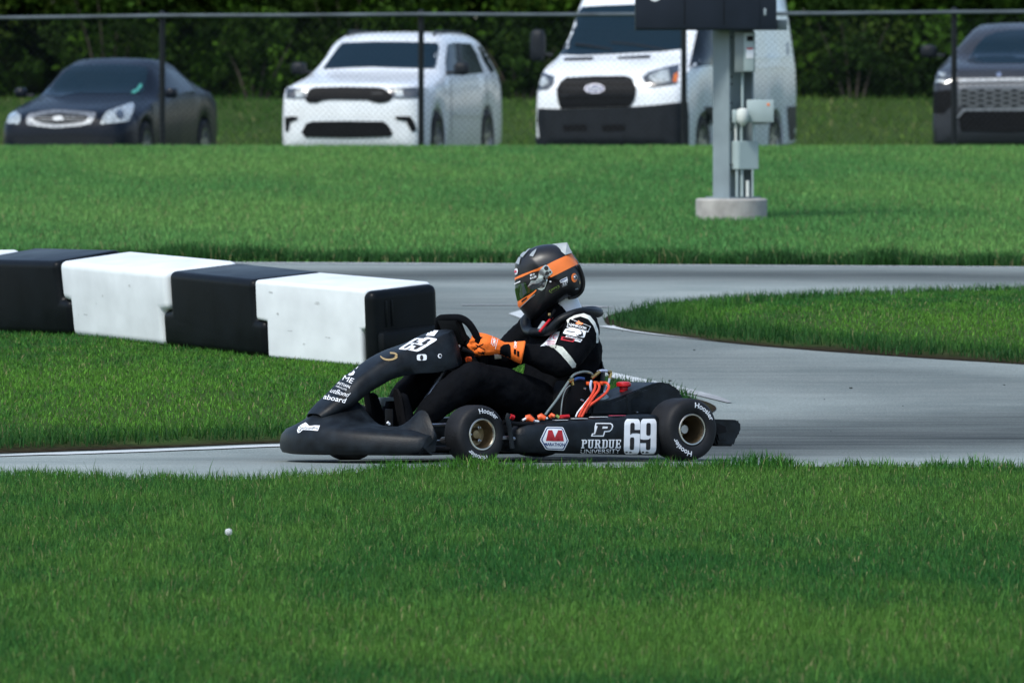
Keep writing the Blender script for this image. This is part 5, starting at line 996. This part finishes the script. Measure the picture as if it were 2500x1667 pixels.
for y in (1072, 1086, 1100): D('fine_print', [(615, y), (690, y - 6), (690, y - 2), (613, y + 4)], .005, 'pink_ink')
D('zip_pull', ellipse(512, 1008, 12, 9), .004, 'red')
# --- helmet: side outline swept over the head
HDp = (KM @ Vector((.315, 0, .808))).y
def HH(zx, zy, off=0): return KI @ at(1240 + zx / 7.127, 580 + zy / 7.127, HDp - off)
out = [(122, 640), (118, 560), (130, 460), (165, 385), (215, 320), (290, 250), (400, 192), (520, 145), (640, 122), (760, 115), (880, 128), (980, 160), (1060, 215), (1130, 290), (1195, 390), (1245, 480), (1290, 590), (1318, 720), (1322, 820), (1300, 910), (1240, 985), (1165, 1030), (1060, 1045), (930, 1110), (820, 1180), (720, 1240), (610, 1325), (520, 1405), (400, 1436), (355, 1410), (290, 1340), (215, 1245), (180, 1190), (165, 1100), (140, 960), (125, 830), (122, 730)]
os_ = spline([(x, y, 0) for x, y in out + out[:1]], 3)[:-1]; cx_, cy_ = 700, 690; Wh = .128; rings = []
NB = 13
for i in range(2 * NB + 1):
    bt = -math.pi / 2 + math.pi * i / (2 * NB); k = max(.004, math.cos(bt)) ** .62; yo = Wh * math.sin(bt); rg = []
    for q in os_:
        low = max(0, (q.y - 900) / 500); kk = k ** (1 - .0 * low); rg.append(HH(cx_ + (q.x - cx_) * kk, cy_ + (q.y - cy_) * kk, yo * (1 - .22 * max(0, min(1, (q.y - 850) / 500)) - .14 * max(0, (300 - q.x) / 200))))
    rings.append(rg)
MT['helmet'] = mat('helmet_shell', (.010, .011, .013), .38, var=.15, vs=12)
MT['carbon'] = mat('helmet_lower', (.006, .006, .007), .5, var=.25, vs=20)
helm = MB().loft(rings).build('helmet', MT['helmet'], drv, sharp=70); bh = bvh_of(helm)
HDc = lambda n, P, o, mt_, par=helm, mx=5: decal(n, DH(P), bh, o, MT[mt_] if isinstance(mt_, str) else mt_, par, mx)
MT['visor'] = mat('visor', (.018, .045, .012), .06, var=.4, vs=18, coat=.6); MT['hinge'] = mat('hinge_plate', (.50, .56, .56), .25, .5, var=.35, vs=45)
HDc('stripe', [(124, 700), (250, 640), (420, 575), (590, 505), (690, 468), (800, 410), (1000, 320), (1128, 268), (1180, 360), (1222, 462), (1100, 520), (950, 595), (800, 670), (695, 715), (600, 690), (590, 520), (420, 595), (260, 690), (126, 748)], .0016, 'orange_paint')
HDc('shell_trim', [(1122, 262), (1136, 268), (1236, 460), (1218, 470)], .004, 'carbon')
HDc('rear_panel', [(1150, 275), (1178, 300), (1240, 390), (1255, 450), (1235, 462)], .003, mat('pink_panel', (.6, .22, .18), .4))
HDc('brow', [(118, 760), (150, 725), (260, 680), (420, 605), (545, 575), (540, 620), (520, 705), (480, 740), (400, 740), (300, 770), (200, 810), (122, 835)], .002, 'carbon')
tdecal('lettering', 'BE A', *DH([(392, 672), (470, 645), (392, 640)]), bh, .004, MT['white'], helm, .02); tdecal('lettering', 'RACER', *DH([(394, 730), (500, 690), (392, 695)]), bh, .004, MT['white'], helm, .02)
tdecal('lettering', 'LEWIS', *DH([(122, 815), (232, 772), (124, 780)]), bh, .004, MT['white'], helm, .02) if False else HDc('brow_print', [(126, 798), (224, 752), (226, 770), (128, 816)], .004, 'white')
HDc('visor', [(122, 835), (200, 808), (310, 775), (330, 830), (395, 890), (520, 880), (490, 905), (350, 975), (190, 1105), (170, 1090), (145, 975)], .0035, 'visor')
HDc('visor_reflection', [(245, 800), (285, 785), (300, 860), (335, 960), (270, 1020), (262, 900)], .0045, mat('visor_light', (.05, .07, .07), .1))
HDc('hinge_plate', [(545, 580), (610, 505), (650, 480), (690, 485), (770, 590), (775, 620), (700, 680), (680, 780), (640, 880), (590, 925), (540, 905), (500, 885), (400, 890), (345, 850), (420, 790), (410, 745), (480, 745), (525, 700)], .004, 'hinge')
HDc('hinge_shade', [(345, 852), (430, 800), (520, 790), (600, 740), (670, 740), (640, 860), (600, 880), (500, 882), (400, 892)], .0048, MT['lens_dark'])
for x, y, r in ((668, 535, 38), (685, 620, 34), (735, 600, 20), (632, 700, 20), (610, 840, 24)): HDc('hinge_screw', ellipse(x, y, r, r, 14), .006, 'carbon')
HDc('chin_vent', [(182, 1110), (250, 1070), (420, 960), (495, 905), (500, 920), (380, 1050), (210, 1215), (185, 1190)], .004, 'orange_paint'); HDc('vent_opening', [(245, 1100), (270, 1075), (345, 1025), (330, 1060), (255, 1120)], .0055, 'carbon')
HDc('edge_trim', [(208, 1218), (380, 1052), (470, 985), (475, 992), (385, 1062), (212, 1232)], .004, 'vent_grey')
HDc('logo_disc', ellipse(150, 590, 33, 56, 18, .15), .003, 'white'); HDc('logo_print', ellipse(146, 590, 20, 22, 14, .15), .0045, 'pink_ink')
HDc('front_vent', [(145, 450), (200, 345), (232, 355), (205, 470)], .004, 'vent_grey'); HDc('front_vent', [(205, 330), (300, 240), (400, 194), (330, 270), (265, 350)], .004, 'vent_grey'); HDc('top_vent', [(380, 325), (425, 265), (505, 205), (485, 265), (440, 345)], .005, 'vent_grey')
HDc('side_vent', [(500, 468), (680, 462), (685, 474), (600, 482), (520, 476)], .003, 'carbon')
HDc('number_decal', [(898, 745), (1025, 685), (1038, 745), (1028, 820), (945, 855), (925, 800)], .003, 'white'); HDc('decal_print', [(915, 745), (1020, 700), (1022, 715), (918, 762)], .004, 'navy_ink'); HDc('decal_field', [(918, 790), (950, 772), (955, 835), (945, 850), (930, 810)], .004, 'carbon')
tdecal('lettering', '25', *DH([(958, 842), (1030, 812), (962, 780)]), bh, .0045, MT['carbon'], helm, .02)
lz = [(715, 915), (740, 905), (800, 870), (880, 825), (900, 850), (880, 885), (820, 925), (760, 962), (725, 945)]; HDc('name_outline', lz, .003, 'green_ink'); HDc('name_field', [(808 + (x - 808) * .86, 893 + (y - 893) * .84) for x, y in lz], .004, 'carbon'); tdecal('lettering', 'JIPL', *DH([(750, 935), (875, 868), (748, 900)]), bh, .005, MT['green_ink'], helm, .01)
HDc('knob_base', ellipse(1145, 700, 50, 78, 20, -.1), .004, 'orange_paint'); q = HH(1160, 692, .115); MB().ball(q, .0055, n=8).build('screw', MT['chrome'], helm); HDc('screw_plate', ellipse(1160, 692, 34, 46, 16, -.1), .006, 'vent_grey'); HDc('screw_core', ellipse(1165, 698, 18, 24, 16, -.1), .007, 'carbon')
HDc('rivet', ellipse(745, 760, 18, 16, 12), .004, 'white'); HDc('tag', [(1230, 755), (1248, 755), (1250, 805), (1230, 805)], .004, 'gold_ink'); HDc('rear_badge', ellipse(1190, 885, 28, 12, 12, -.2), .004, 'vent_grey')
bm = bmesh.new(); pr = [(772, 112), (900, 98), (1028, 84), (1050, 120), (1075, 185), (1122, 262), (1000, 302), (930, 245), (860, 190)]; wd_ = [.012, .045, .06, .062, .068, .075, .095, .085, .06]
A = [bm.verts.new(HH(x, y, w)) for (x, y), w in zip(pr, wd_)]; B = [bm.verts.new(HH(x, y, -w)) for (x, y), w in zip(pr, wd_)]; bm.faces.new(A); bm.faces.new(B[::-1])
for i in range(len(pr)): bm.faces.new((A[i], B[i], B[(i + 1) % len(pr)], A[(i + 1) % len(pr)]))
bmesh.ops.triangulate(bm, faces=bm.faces[:]); MB().bm(bm).build('spoiler', MT['vent_grey'], helm, sharp=25)
L = [HH(x, y, w) for x, y, w in ((1225, 480, .07), (1275, 590, .06), (1312, 720, .05), (1316, 830, .045), (1292, 920, .045), (1235, 990, .04), (1160, 1035, .045), (1060, 1050, .06))]; MB().tube(spline(L, 4), .008, 8).build('shell_edge', MT['carbon'], helm)
